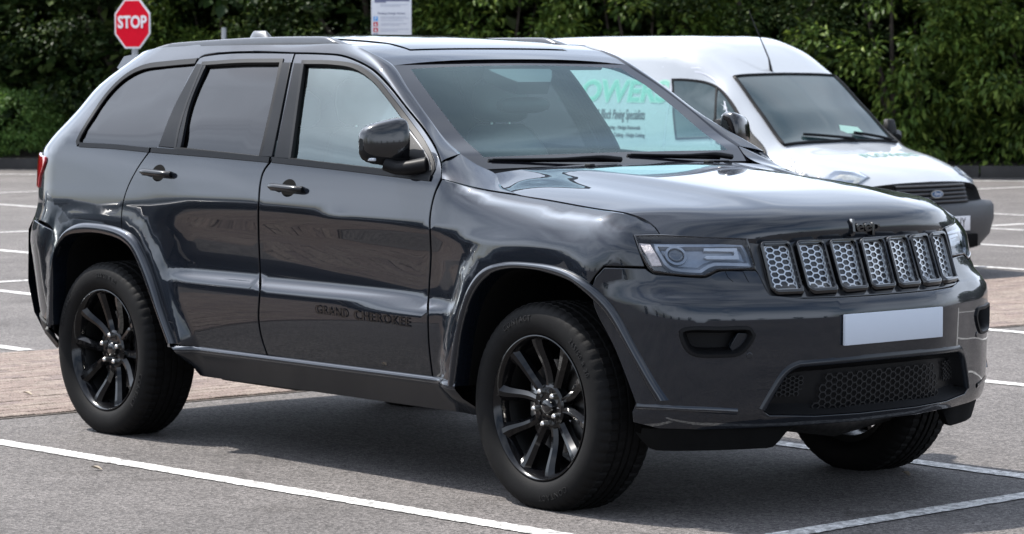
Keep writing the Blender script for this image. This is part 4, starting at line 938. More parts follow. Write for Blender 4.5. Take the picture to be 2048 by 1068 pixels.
# block paving
paves=[ground_mat('paver_%s'%c,b_,s_,d_,340.,.35,.9,.10) for c,b_,s_,d_ in (('rose',(0.1581,0.1209,0.1023),(0.2232,0.1860,0.1643),(0.0930,0.0682,0.0589)),('buff',(0.1767,0.1414,0.1178),(0.2418,0.2046,0.1798),(0.1054,0.0806,0.0682)),('plum',(0.1395,0.1066,0.0942),(0.2046,0.1674,0.1519),(0.0806,0.0620,0.0558)))]
sand=ground_mat('jointing_sand',(0.0806,0.0670,0.0570),(0.1240,0.1054,0.0930),(0.0434,0.0372,0.0310),400.,.5,.95,.1)
X0,X1=-6.30,-3.70
pv=mk('block_paving',[(X0-.03,-9,.0035),(X1+.03,-9,.0035),(X1+.03,30,.0035),(X0-.03,30,.0035)],[(0,1,2,3)],sand,smooth=False); tag(pv,kind='structure')
def block_mesh(lx,ly,hh,bv=.006):
    a,b=lx/2,ly/2; V=[(-a,-b,0),(a,-b,0),(a,b,0),(-a,b,0),(-a,-b,hh-bv*.5),(a,-b,hh-bv*.5),(a,b,hh-bv*.5),(-a,b,hh-bv*.5),(-a+bv,-b+bv,hh),(a-bv,-b+bv,hh),(a-bv,b-bv,hh),(-a+bv,b-bv,hh)]
    Fc=[(8,9,10,11)]+[(i,(i+1)%4,4+(i+1)%4,4+i) for i in range(4)]+[(4+i,4+(i+1)%4,8+(i+1)%4,8+i) for i in range(4)]; return V,Fc
BV,BF=block_mesh(.0965,.1965,.010)
pms=[]
for m_ in paves:
    me=bpy.data.meshes.new('paver'); me.from_pydata(BV,[],BF); me.materials.append(m_); pms.append(me)
cells=[]
for i in range(26):
    for j in range(-45,150):
        cells.append((X0+.05+i*.1,.2*j+(.1 if i%2 else 0)))
vis=sorted([c for c in cells if -1.45<c[1]<1.75],key=lambda c:math.dist(c,CAM[:2]))[:300]; vs=set(vis)
for c in vis:
    o=link(bpy.data.objects.new('paver',pms[rnd.choice((0,0,1,1,2))]),pv); o.location=(c[0]+rnd.gauss(0,.001),c[1]+rnd.gauss(0,.001),.0005+rnd.gauss(0,.0009)); o.rotation_euler=(rnd.gauss(0,.004),rnd.gauss(0,.004),rnd.gauss(0,.004)+(math.pi if rnd.random()<.5 else 0))
V=[];Fc=[];mi=[]
for c in cells:
    if c in vs: continue
    k=len(V); dz=rnd.gauss(0,.0009); V+=[(x+c[0],y+c[1],z+.0005+dz) for x,y,z in BV]; Fc+=[tuple(a+k for a in f) for f in BF]; mi+=[rnd.choice((0,0,1,1,2))]*len(BF)
o=mk('paver_field',V,Fc,None,pv,smooth=False,mats=paves,midx=mi); tag(o,kind='stuff')
# kerbs along the planting
HA=np.array([-37.5,11.55]);HB=np.array([-12.5,28.35]); HD=(HB-HA)/np.linalg.norm(HB-HA); HN=np.array([-HD[1],HD[0]])   # HN points away from the car park
kerbm=mat('kerb_board',(.030,.027,.025),.85,var=.35,scale=3,bump=.4,bscale=60)
MT['soil']=mat('planting_soil',(.05,.038,.028),.95,var=.4,scale=4,bump=.6,bscale=25)
nk=15
for i in range(nk):
    a=HA+(HB-HA)*i/nk; b=HA+(HB-HA)*(i+1)/nk; c=(a+b)/2+HN*.1; L_=np.linalg.norm(b-a)-.02
    k=boxes('kerb_board',None,kerbm,[(0,0,.07,L_,.12,.19)],.012); k.location=(c[0],c[1],0); k.rotation_euler=(0,0,math.atan2(HD[1],HD[0])); tag(k,'dark timber edging board at the foot of the tall hedge','kerb','edging boards along the hedge')
    k.data.name='kerb_board'
bed=mk('planting_bed',[(*(HA-HD*28+HN*.16),.13),(*(HB+HD*16+HN*.16),.13),(*(HB+HD*16+HN*8),.45),(*(HA-HD*28+HN*8),.45)],[(0,1,2,3)],'soil',smooth=False); tag(bed,kind='structure')
# ---- foliage
def leaf_mat(name,c1,c2,c3,tr=.25):
    m=bpy.data.materials.new(name); m.use_nodes=True; t=m.node_tree; b=t.nodes['Principled BSDF']; o=t.nodes['Material Output']; l=t.links.new
    ge=N(t,'ShaderNodeNewGeometry'); r=N(t,'ShaderNodeValToRGB'); e=r.color_ramp.elements; e[0].color=(*c1,1); e[1].color=(*c3,1); k=e.new(.55); k.color=(*c2,1)
    l(ge.outputs['Random Per Island'],r.inputs[0])
    n=N(t,'ShaderNodeTexNoise',Scale=1.6,Detail=3.); tcn=N(t,'ShaderNodeTexCoord'); l(tcn.outputs['Object'],n.inputs['Vector'])
    mr=N(t,'ShaderNodeMapRange'); mr.inputs[1].default_value=.3; mr.inputs[2].default_value=.7; mr.inputs[3].default_value=.65; mr.inputs[4].default_value=1.3; l(n.outputs['Fac'],mr.inputs[0])
    mm=N(t,'ShaderNodeMixRGB',blend_type='MULTIPLY'); mm.inputs[0].default_value=1; l(r.outputs[0],mm.inputs[1]); l(mr.outputs[0],mm.inputs[2]); l(mm.outputs[0],b.inputs['Base Color'])
    b.inputs['Roughness'].default_value=.5; b.inputs['Specular IOR Level'].default_value=.22
    tl=N(t,'ShaderNodeBsdfTranslucent'); l(mm.outputs[0],tl.inputs[0]); mxs=N(t,'ShaderNodeMixShader'); mxs.inputs[0].default_value=tr; l(b.outputs[0],mxs.inputs[1]); l(tl.outputs[0],mxs.inputs[2]); l(mxs.outputs[0],o.inputs[0])
    return m
LM=leaf_mat('laurel_leaf',(.036,.068,.013),(.078,.130,.022),(.175,.230,.042)); LT=leaf_mat('tree_leaf',(.012,.025,.007),(.026,.050,.011),(.080,.108,.028)); LB=leaf_mat('box_leaf',(.042,.092,.020),(.078,.150,.032),(.145,.225,.050))
bark=mat('bark',(.055,.043,.033),.9,var=.4,scale=18,bump=.7,bscale=40); MT['bark']=bark
def leaves(P,Dir,size,asp=.42,rs=None):
    """folded leaf of two quads per point; P (n,3) base, Dir (n,3) direction"""
    n=len(P); D=Dir/np.linalg.norm(Dir,axis=1,keepdims=True); up=np.stack([rs.normal(0,.5,n),rs.normal(0,.5,n),np.abs(rs.normal(1,.4,n))],1); W=np.cross(D,up); W/=np.linalg.norm(W,axis=1,keepdims=True)+1e-9; U=np.cross(W,D)
    s=(size*rs.uniform(.65,1.25,n))[:,None]
    a=P; tip=P+D*s-U*s*.12; m_=P+D*s*.45+U*s*.02; l=m_+W*s*asp*.5+U*s*.08; r=m_-W*s*asp*.5+U*s*.08
    V=np.stack([a,l,tip,r],1).reshape(-1,3); k=np.arange(n)*4; T=np.stack([k,k+1,k+2,k,k+2,k+3],1).reshape(-1,3)
    return V,T
def fast_mesh(name,V,T,m):
    me=bpy.data.meshes.new(name); me.vertices.add(len(V)); me.vertices.foreach_set('co',V.astype(np.float32).ravel()); me.loops.add(T.size); me.loops.foreach_set('vertex_index',T.astype(np.int32).ravel()); me.polygons.add(len(T)); me.polygons.foreach_set('loop_start',np.arange(len(T),dtype=np.int32)*3)
    me.materials.append(m); me.update(); me.validate(); return me
def crown(name,n,rx,ry,rz,zc,leaf,asp,m,seed,clumps=60,boxy=2.,shell=.65,spread=.28):
    rs=np.random.default_rng(seed)
    d=rs.normal(0,1,(clumps,3)); d/=(np.abs(d)**boxy).sum(1,keepdims=True)**(1/boxy); rad=rs.uniform(shell,1.,clumps)**.6
    c=d*rad[:,None]*np.array([rx,ry,rz])
    k=rs.integers(0,clumps,n); off=rs.normal(0,1,(n,3)); off/=np.linalg.norm(off,axis=1,keepdims=True); off*=(rs.uniform(0,1,n)**.45)[:,None]*spread*(.7+.6*rs.uniform(0,1,clumps)[k])[:,None]*np.array([1.15,1.15,.8])
    P=c[k]+off; Dir=off/spread*.9+d[k]*.5+rs.normal(0,.45,(n,3))+np.array([0,0,-.25])
    P[:,2]+=zc; V,T=leaves(P,Dir,leaf,asp,rs); return fast_mesh(name,V,T,m)
def stems(name,base_r,h,seed,n=5,spread=.8):
    rs=np.random.default_rng(seed); V=[];Fc=[]
    def limb(a,b,r0,r1,bend):
        k=len(V); m_=7; mid=(a+b)/2+bend
        for i,t in enumerate(np.linspace(0,1,6)):
            p=(1-t)**2*a+2*t*(1-t)*mid+t*t*b; rr=r0+(r1-r0)*t
            for j in range(m_): q=2*math.pi*j/m_; V.append((p[0]+rr*math.cos(q),p[1]+rr*math.sin(q),p[2]))
        for i in range(5):
            for j in range(m_): Fc.append((k+i*m_+j,k+i*m_+(j+1)%m_,k+(i+1)*m_+(j+1)%m_,k+(i+1)*m_+j))
    if n>1 and base_r>.1:
        limb(np.array([0,0,-.1]),np.array([rs.normal(0,.15),rs.normal(0,.15),h*.55]),base_r,base_r*.6,rs.normal(0,.12,3)); top=np.array([0,0,h*.45])
    else: top=None
    for i in range(n):
        q=2*math.pi*i/n+rs.uniform(0,.8); e=np.array([math.cos(q)*spread*rs.uniform(.5,1),math.sin(q)*spread*rs.uniform(.5,1),h*rs.uniform(.75,1.)])
        st=np.array([rs.normal(0,.12),rs.normal(0,.12),0.]) if top is None else top*rs.uniform(.75,1.1); limb(st,e,base_r*.5 if top is not None else base_r,base_r*.15,rs.normal(0,.15,3))
    me=bpy.data.meshes.new(name); me.from_pydata([tuple(v) for v in V],[],Fc); me.materials.append(bark); me.polygons.foreach_set('use_smooth',[True]*len(me.polygons)); me.update(); return me
def plant(name,crown_me,stem_me,loc,rz,sc,label,cat,group):
    e=empty(name,loc,rz,label,cat,group); e.scale=(sc,sc,sc*(.72 if name=='hedge_tree' else 1))
    c=link(bpy.data.objects.new('crown',crown_me),e); t=link(bpy.data.objects.new('trunk',stem_me),e); return e
lau=[crown('laurel_crown',15000,1.55,1.15,2.0,2.0,.135,.40,LM,20+i,clumps=100,boxy=4.,shell=.6,spread=.36) for i in range(3)]
lst=[stems('laurel_stems',.05,3.2,30+i,6,1.0) for i in range(3)]
trb=[crown('tree_crown',14000,2.3,2.3,3.4,3.4,.24,.6,LT,60+i,clumps=150,boxy=3.,shell=.2,spread=.6) for i in range(2)]
tr=[crown('tree_crown',30000,2.1,2.1,3.0,3.6,.085,.5,LT,40+i,clumps=120,boxy=2.6,shell=.45,spread=.46) for i in range(3)]
tst=[stems('tree_trunk',.16,5.2,50+i,7,1.7) for i in range(3)]
def hpos(t,back): p=HA+(HB-HA)*t+HN*back; return p
i=0
for t,bk,kind,sc in [(.03,3.0,1,1.0),(.11,3.0,1,1.05),(.19,2.9,1,.95),(.27,2.2,1,1.1),(.345,1.4,0,.9),(.42,1.25,1,1.0),(.49,1.2,0,.95),(.56,1.3,0,1.),(.625,1.2,1,.95),(.69,1.0,0,1.05),(.76,1.05,0,1.0),(.83,1.0,0,1.08),(.90,1.05,0,1.0),(.965,1.1,0,1.05)]:
    p=hpos(t,bk+ (.3 if kind else 0))
    if kind==0: plant('laurel_shrub',lau[i%3],lst[i%3],(p[0],p[1],.2),math.atan2(HD[1],HD[0])+(math.pi if i%2 else 0)+rnd.uniform(-.1,.1),sc,'tall glossy green laurel shrub in the hedge bordering the car park','shrub','laurel shrubs along the edging boards')
    else: plant('hedge_tree',tr[i%3],tst[i%3],(p[0],p[1],-.35),rnd.uniform(0,6),sc,'dark green small-leaved tree in the hedge bordering the car park','tree','dark trees along the edging boards')
    i+=1
for t in np.linspace(-.02,1.02,17):
    p=hpos(t,3.4+rnd.uniform(-.3,.5)); plant('hedge_tree',trb[i%2],tst[i%3],(p[0],p[1],-.2+rnd.uniform(-.3,.3)),rnd.uniform(0,6),rnd.uniform(1.0,1.25),'tall dark tree standing behind the front row of the hedge','tree','tall trees behind the hedge'); i+=1
# the hedge goes on past both edges of the picture
for t in list(np.arange(-.07,-.95,-.085))+list(np.arange(1.05,1.5,.085)):
    p=hpos(t,1.6+rnd.uniform(-.2,.4)); plant('hedge_tree',trb[i%2],tst[i%3],(p[0],p[1],-.2),rnd.uniform(0,6),rnd.uniform(.95,1.15),'dark tree in the hedge beyond the ends of the edging boards','tree','hedge trees past the edging boards'); i+=1
# clipped low hedge on the left
cb=crown('box_crown',26000,1.75,.8,.52,.55,.055,.5,LB,71,clumps=420,boxy=3.2,shell=.85,spread=.13)
bst=stems('box_stems',.03,.8,72,6,.8)
for k,t in enumerate((.03,.115,.20)):
    p=hpos(t,-.05+.55); q=plant('clipped_hedge',cb,bst,(p[0],p[1],.2),math.atan2(HD[1],HD[0])+(math.pi if k%2 else 0),1.0,'low clipped green hedge in front of the dark trees','hedge','low clipped hedges'); q.scale=(1,.9,.93)
# trees on the far sides of the car park, seen mirrored in the paint and glass
for k in range(20):
    an=R(168+k*11.5); rr_=50+rnd.uniform(-4,8)
    x,y=rr_*math.cos(an)-2,rr_*math.sin(an)
    e=plant('boundary_tree',tr[k%3],tst[k%3],(x,y,0),rnd.uniform(0,6),rnd.uniform(.5,.72),'dark boundary tree across the car park, seen only as a reflection','tree','boundary trees reflected in the paintwork')
# ---- stop sign
p=at_depth(266,47.5,35.75); sg=empty('stop_sign',(p[0],p[1],0),math.atan2(CAM[1]-p[1],CAM[0]-p[0])+math.pi/2-R(45),'red octagonal STOP sign with white border on a grey post','road sign')
MT['signred']=mat('sign_red',(.50,.004,.018),.6,spec=.04,var=.05); MT['signwhite']=mat('sign_white',(.58,.58,.60),.4,var=.03); MT['signgrey']=mat('post_grey',(.30,.31,.32),.5,.3,var=.15,scale=8)
def octo(r_,y): return [(r_/math.cos(R(22.5))*math.cos(R(22.5+45*k)),y,r_/math.cos(R(22.5))*math.sin(R(22.5+45*k))) for k in range(8)]
def disc8(name,r_,y0,y1,m,par,zc): 
    V=octo(r_,y0)+octo(r_,y1); V=[(a,b,c+zc) for a,b,c in V]; o=mk(name,V,[tuple(range(8)),tuple(range(15,7,-1))]+[(i,8+i,8+(i+1)%8,(i+1)%8) for i in range(8)],m,par,smooth=False); fixn(o); return o
zc=p[2]; disc8('sign_plate',.300,-.012,-.004,'signwhite',sg,zc); disc8('sign_face',.278,-.0145,-.0125,'signred',sg,zc)
put_text('sign_lettering',sg,'signwhite','STOP',.205,(0,-.016,zc+.014),(1,0,0),(0,0,1),ext=.001,bold=.0055,sx=1.0)
tube('sign_post',sg,'signgrey',[(0,.03,0),(0,.03,zc+.26)],.038,16); boxes('post_clamp',sg,'signgrey',[(0,.012,zc-.15,.10,.03,.03),(0,.012,zc+.15,.10,.03,.03)],.004)
# ---- parking notice board
p=at_depth(783,75,30.); nb=empty('notice_board',(p[0],p[1],0),math.atan2(CAM[1]-p[1],CAM[0]-p[0])+math.pi/2,'white parking notice board with blue and red symbols','notice board')
zb=p[2]; boxes('board_panel',nb,'signwhite',[(0,0,zb+.18,.408,.012,.66)],.003)
MT['signblue']=mat('sign_blue',(.03,.27,.62),.4,var=.05); MT['ink']=mat('printed_ink',(.10,.11,.20),.5,var=.1); MT['inkgrey']=mat('printed_grey',(.40,.41,.47),.5,var=.1); MT['signnavy']=mat('sign_navy',(.02,.07,.16),.4,var=.1)
X=-.17
def strip(x0,x1,z0,z1,m,nm): return boxes(nm,nb,m,[((x0+x1)/2,-.0075,(z0+z1)/2,x1-x0,.002,z1-z0)],0,False)
def bz_(py): return zb+(75-py)*30/FPX
for py,m_,k in ((37.5,'signblue','P'),(48.5,'signred',''),(60,'signred',''),(71.5,'signnavy','')):
    z=bz_(py); strip(-.183,-.138,z-.022,z+.022,m_,'board_symbol')
    if k: put_text('symbol_letter',nb,'signwhite',k,.045,(-.1605,-.0092,z),(1,0,0),(0,0,1),ext=.0004,bold=.001)
    else:
        u=np.linspace(0,2*math.pi,13)[:-1]; mk('symbol_figure',[(-.1605+.012*math.cos(a),-.0092,z-.006+.012*math.sin(a)) for a in u]+[(-.166,-.0092,z+.002),(-.158,-.0092,z+.002),(-.158,-.0092,z+.018),(-.166,-.0092,z+.018)],[tuple(range(12)),(12,13,14,15)],'signwhite',nb,smooth=False)
put_text('board_title',nb,'ink','Parking Charge Notice',.030,(.0,-.008,bz_(27)),(1,0,0),(0,0,1),ext=.0004,bold=.0004)
strip(-.17,.185,bz_(2)-.004,bz_(-3),'ink','board_text_line'); strip(-.17,-.055,bz_(5.5),bz_(3.2),'ink','board_text_line')
for py,x1 in ((9.5,.17),(12.5,.09),(34,.15),(37,.18),(41,.12),(47.5,.16),(50.5,.08),(58.5,.17),(62,.06)): strip(-.11,x1,bz_(py+.7),bz_(py-.7),'inkgrey','board_text_line')
for xx in (-.12,.12): tube('board_post',nb,'signgrey',[(xx,.03,0),(xx,.03,zb+.6)],.025,12)
p=at_depth(448,62,43.); lp=tube('marker_post',None,'signgrey',[(0,0,0),(0,0,p[2]+.05)],.035,14); lp.location=(p[0],p[1],0); tag(lp,'plain slim grey post standing against the hedge','post')

MT['dryleaf']=mat('dry_leaf',(.30,.25,.19),.8,var=.3,scale=60)
for (a_,b_),L_,rz_,lab in (((193,938),.055,.5,'small dry curled leaf lying beside the long white bay line'),((1812,949),.06,-.3,'small pale dry leaf lying in the shade beside the white bay line'),((55,788),.07,.2,'thin dry leaf lying on the block paving')):
    p=on_z(a_,b_,.006 if b_!=788 else .016); t=np.linspace(0,1,7); rows=[np.stack([L_*(t-.5),k*.011*np.sin(np.pi*t)**.8,.002+.010*abs(k)*np.sin(np.pi*t)+.004*np.cos(3*t)],1) for k in (-1,-.4,0,.4,1)]
    o=loft('fallen_leaf',None,'dryleaf',rows,False,1,60); o.location=tuple(p); o.rotation_euler=(0,0,rz_); tag(o,lab,'leaf')
# ================================================================ van
VX,VY=-8.9,8.9
van=empty('parked_van',(VX,VY,0),0,'white panel van with green signwriting and black mirrors parked behind the SUV','van')
MT['vanpaint']=mat('van_white',(.30,.315,.335),.28,0,.8,.05,var=.02,scale=3)
MT['vanglass']=mat('van_glass',(.018,.034,.036),.03,0,.5,.0,spec=.4,var=.3,scale=2)
MT['vangrey']=mat('van_bumper_grey',(.042,.043,.046),.55,var=.12,scale=40,bump=.1)
MT['vanlamp']=mat('van_lamp',(.42,.41,.36),.15,.2,1.,var=.3,scale=14)
MT['green']=mat('sign_green',(.14,.34,.27),.4,var=.05); MT['greenpale']=mat('sign_green_pale',(.26,.42,.36),.4,var=.05); MT['vink']=mat('sign_black',(.02,.02,.022),.4,var=.1)
VSx=[-2.25,-2.15,-1.0,-.1,.15,.53,.87,1.21,1.65,1.95,2.08]
VSP=[[(.74,.32),(.82,.5),(.83,.8),(.815,1.0),(.79,1.2),(.73,1.48),(.665,1.63),(.42,1.735),(0,1.75)],
 [(.78,.30),(.86,.5),(.87,.8),(.855,1.0),(.83,1.2),(.76,1.5),(.70,1.70),(.45,1.80),(0,1.815)],
 [(.78,.28),(.86,.5),(.87,.8),(.855,1.0),(.83,1.2),(.76,1.5),(.70,1.72),(.45,1.825),(0,1.84)],
 [(.78,.28),(.86,.5),(.87,.8),(.855,1.0),(.83,1.2),(.76,1.48),(.70,1.715),(.45,1.82),(0,1.835)],
 [(.78,.28),(.86,.5),(.87,.8),(.855,1.0),(.825,1.2),(.75,1.45),(.685,1.66),(.43,1.765),(0,1.78)],
 [(.78,.28),(.86,.5),(.87,.8),(.855,1.0),(.81,1.18),(.715,1.38),(.605,1.505),(.40,1.525),(0,1.532)],
 [(.78,.28),(.86,.5),(.87,.78),(.85,.95),(.79,1.08),(.715,1.18),(.635,1.235),(.42,1.258),(0,1.268)],
 [(.78,.27),(.86,.48),(.865,.70),(.85,.80),(.815,.88),(.755,.94),(.66,.972),(.42,.992),(0,1.0)],
 [(.80,.25),(.86,.45),(.865,.60),(.85,.69),(.81,.77),(.765,.835),(.67,.872),(.42,.892),(0,.90)],
 [(.80,.22),(.84,.4),(.845,.53),(.82,.60),(.77,.665),(.73,.725),(.635,.770),(.38,.797),(0,.805)],
 [(.78,.20),(.815,.36),(.82,.48),(.79,.55),(.735,.60),(.69,.650),(.59,.69),(.36,.715),(0,.725)]]
VA=np.array(VSP)
def vbow(x,y): return -.22*sstep((x-1.0)/.9)*y*y-.06*sstep((x-.4)/.5)*y*y
VP=Pch(VSx,VA.reshape(len(VSx),18))
def vprof(x): return VP(x).reshape(-1,9,2)   # (n,9,2)
def VS(u,v):
    u=np.asarray(u,float);v=np.asarray(v,float); q=vprof(u); y=pch_rows(q[:,:8,1],q[:,:8,0],v); return np.stack([u+vbow(u,y),y,v],1)
VS.half=True
def VT(x,y):
    q=vprof(np.atleast_1d(x).astype(float))[:,5:]; y=np.abs(np.atleast_1d(y).astype(float)); z=pch_rows(-q[:,:,0],q[:,:,1],-y); return z
xs=np.unique(np.r_[np.linspace(-2.25,-2.1,4),np.linspace(-2.0,0,12),np.linspace(.05,2.08,42)])
rows=[]
for x in xs:
    p=vprof([x])[0]; fine=cat_rom(p,.06); fine=resample(p,4) if False else resample(cat_rom(p,.02),33); h=np.stack([x+vbow(x,fine[:,0]),fine[:,0],fine[:,1]],1); rows.append(np.vstack([h*np.array([1,-1,1]),h[::-1][1:]]))
body=loft('body_shell',van,'vanpaint',rows,False,1,50)
mk('rear_doors',rows[0],[tuple(range(len(rows[0])))],'vanpaint',van,smooth=False)
# bumper and grille nose
rows=[]; yy=np.linspace(-1,1,33)
for z,xc,hw in ((.17,1.98,.66),(.20,2.08,.72),(.30,2.16,.80),(.42,2.185,.84),(.52,2.18,.845),(.555,2.15,.83),(.56,2.05,.80)):
    y=yy*hw; x=xc-.26*np.abs(y)**2.2-.30*np.maximum(0,np.abs(yy)-.8)**2*12*.12; rows.append(np.stack([x,y,0*y+z],1))
bp=loft('bumper',van,'vangrey',rows,False,1,50)
boxes('lower_intake',bp,'dark',[(2.155,0,.27,.03,.9,.10)],.01); 
gy=np.linspace(-.40,.40,17); rows=[np.stack([x-.24*gy**2,gy*k,0*gy+z],1) for z,x,k in ((.545,2.125,1.04),(.56,2.14,1.03),(.70,2.098,1.0),(.715,2.085,.99))]
gr_=loft('grille',van,'satin',rows,False,1,40)
for z in (.575,.605,.635,.665,.695):
    x=2.14-.30*(z-.56); r_=[np.stack([x+dx-.24*gy**2,gy*.97,0*gy+z+dz],1) for dx,dz in ((-.005,-.009),(.018,-.009),(.022,0),(.016,.006),(-.005,.006))]; loft('grille_bar',gr_,'vangrey',r_,False,1,30)
u=np.linspace(0,2*math.pi,29)[:-1]
def oval(a,b,x,nm,m): 
    P=[(x,a*math.cos(t),.632+b*math.sin(t)) for t in u]+[(x-.02,a*math.cos(t),.632+b*math.sin(t)) for t in u]; o=mk(nm,P,[tuple(range(28))]+[(i,(i+1)%28,28+(i+1)%28,28+i) for i in range(28)],m,gr_,smooth=False); fixn(o); return o
oval(.068,.029,2.150,'badge_rim','chrome'); oval(.060,.023,2.1515,'badge_face','signnavy'); put_text('badge_lettering',gr_,'signwhite','Ford',.040,(2.1525,0,.632),(0,1,0),(0,0,1),ext=.0004,shear=.3)
# plate
pb=boxes('number_plate',van,'signwhite',[(2.197,0.06,.405,.006,.52,.111)],.002)
put_text('plate_lettering',van,'vink','KHY',.105,(2.2008,.19,.405),(0,1,0),(0,0,1),ext=.0004,bold=.001,sx=.72,space=1.05)
# lamps
def VSw(u,v): return VS(u,v)*np.array([1,-1,1])+np.array([VX,VY,0])
HPX=np.array(px_surf(VSw,[(1692,338),(1725,338),(1757,341),(1774,354),(1785,374)],.9,2.06,.5,.93,160,60)); HPX=np.vstack([HPX,[(2.02,.615),(1.93,.64),(1.80,.70)]])
_wt=np.array(px_surf(VSw,[(1346,160),(1368,160),(1412,166),(1440,180),(1462,206),(1484,246)],.0,1.3,.9,1.62,160,80)); WLX=path(.04,_wt,[_wt[-1],(_wt[-1,0]+.03,1.06)],[(_wt[-1,0]+.03,1.06),(.20,1.03)],[(.20,1.03),_wt[0]])
_mr=on_y(1455,263,VY-.985)-np.array([VX,VY,0])
_dv=np.array(px_surf(VSw,[(1434,176),(1431,235)],.0,1.3,.9,1.62,160,80)); _sl=np.array(px_surf(VSw,[(1486,243),(1505,268),(1532,312)],.3,1.5,.7,1.3,160,80))
for s in (-1,1):
    hp=HPX.mean(0)+(HPX-HPX.mean(0))*np.array([.86,.80])
    hl=panel('headlight',van,'lampgrey',VS,hp,s=s,off=.010,gap=0,bev=.006,depth=.02,h=.06)
    cc_=hp.mean(0); panel('headlight_reflector',hl,'vanlamp',VS,cc_+(hp-cc_)*np.array([.62,.55])+np.array([.03,.004]),s=s,off=.013,gap=0,bev=.004,depth=.01,h=.06); panel('indicator',hl,'amber',VS,cc_+(hp-cc_)*np.array([.14,.35])+np.array([-.11,.012]),s=s,off=.0135,gap=0,bev=.003,depth=.01,h=.06)
    panel('headlight_lens',hl,'lens',VS,hp,s=s,off=.018,gap=.002,bev=.006,depth=.01,h=.06)
    # door glass with divider, door outline, mirror
    wl=WLX
    ribbon('window_seal',van,'satin',VS,wl if area2(wl)>0 else wl[::-1],[(-.012,.002),(-.011,.006),(.006,.007),(.01,.004)],True,s)
    panel('door_window',van,'vanglass',VS,wl,s=s,off=.004,gap=.004,bev=.002,depth=.006,h=.12)
    ribbon('window_divider',van,'satin',VS,np.vstack([_dv,[(_dv[-1,0]-.01,1.03)]]),[(-.010,.005),(-.009,.010),(.009,.010),(.010,.005)],False,s)
    sail=np.vstack([_sl,_sl[-1]+[-.02,-.03],[_sl[0]+[-.02,-.25]]]); panel('mirror_sail',van,'plastic',VS,cat_rom(sail,.03,True),s=s,off=.012,gap=0,bev=.004,h=.06)
    def seam(P): ribbon('door_seam',van,'inkgrey',VS,cat_rom(np.array(P),.04),[(-.004,.0012),(.004,.0012)],False,s)
    seam([(.06,.36),(.06,.9),(.06,1.35),(.05,1.52),(.08,1.56)]); seam([(.08,1.555),(.30,1.545),(.50,1.45),(.70,1.22),(.93,.93)]); seam([(-.98,.36),(-.98,1.0),(-.97,1.6)]); seam([(-.97,1.66),(-.5,1.67),(.10,1.655),(.14,1.63),(.10,1.52)])
    seam([(-.70,1.60),(-.2,1.595),(.30,1.58)])
    bm_=cushion('door_mirror','plastic',[(_mr[0]+dx_,s*(.985 if s<0 else .84),_mr[2]+dz_*(1 if s<0 else .7),hx_*(1 if s<0 else .5),hy_*(1 if s<0 else .5)) for dx_,dz_,hx_,hy_ in ((.01,-.10,.05,.085),(.01,-.09,.07,.10),(0,0,.075,.105),(-.01,.09,.06,.09),(-.015,.10,.035,.06))],20,.6,van)
    tube('mirror_arm',bm_,'plastic',[(_mr[0],s*.93,_mr[2]-.05),(_mr[0]+.08,s*.84,_mr[2]-.08)],.035,10)
    ribbon('rubbing_strip',van,'vangrey',VS,cat_rom([(-2.1,.56),(-1,.56),(1.5,.53)],.1),[(-.03,.001),(-.028,.012),(.028,.012),(.03,.001)],False,s)
    for x0 in (1.33,-1.35):
        wv=lathe('wheel',van,'rubber',[(.0,-.07),(.17,-.075),(.19,-.09),(.25,-.10),(.31,-.085),(.32,-.06),(.32,.08),(.2,.09)],48,30,mats=['vangrey','rubber'],midx=lambda k,i: 0 if k<2 else 1); wv.location=(x0,s*.755,.32); wv.rotation_euler=(0,0,0 if s<0 else math.pi)
# windscreen
rows=[]; tt=np.linspace(-1,1,25)
for f in np.linspace(0,1,25):
    x=.545+f*.645; hw=.565+.065*f; y=tt*hw; z=VT(np.full(25,x),y); rows.append(np.stack([x+vbow(x,y)+.006,y,z+.010],1))
ws2=loft('windscreen',van,'vanglass',rows,False,1,80)
per=np.vstack([rows[0],[r[-1] for r in rows[1:]],rows[-1][::-1][1:],[r[0] for r in rows[::-1][1:-1]]]); tube('windscreen_seal',ws2,'satin',per,.014,6,closed=True)
for y0,y1 in ((.10,-.38),(.55,.18)):
    pts=[]
    for t in np.linspace(0,1,8):
        y=y0+(y1-y0)*t; x=1.20-.11*t+.03*t*t; pts.append((x+vbow(x,y)+.012,y,VT(x,y)[0]+.028))
    tube('wiper',ws2,'satin',pts,.012,6)
# papers on the dashboard, roof aerial
o=mk('dashboard_paper',[(1.10,.06,1.075),(1.13,.30,1.06),(1.07,.28,1.115),(1.04,.10,1.135)],[(0,1,2,3)],'greenpale',ws2,smooth=False)
ab=on_y(1543,108,VY-.1)-np.array([VX,VY,0]); at=on_y(1497,20,VY-.1)-np.array([VX,VY,0])
ae=tube('aerial',van,'satin',[(ab[0],ab[1],VT(ab[0],ab[1])[0]-.01),(ab[0]-.03,ab[1],VT(ab[0],ab[1])[0]+.10),(at[0],at[1],at[2])],[.014,.006,.003],8)
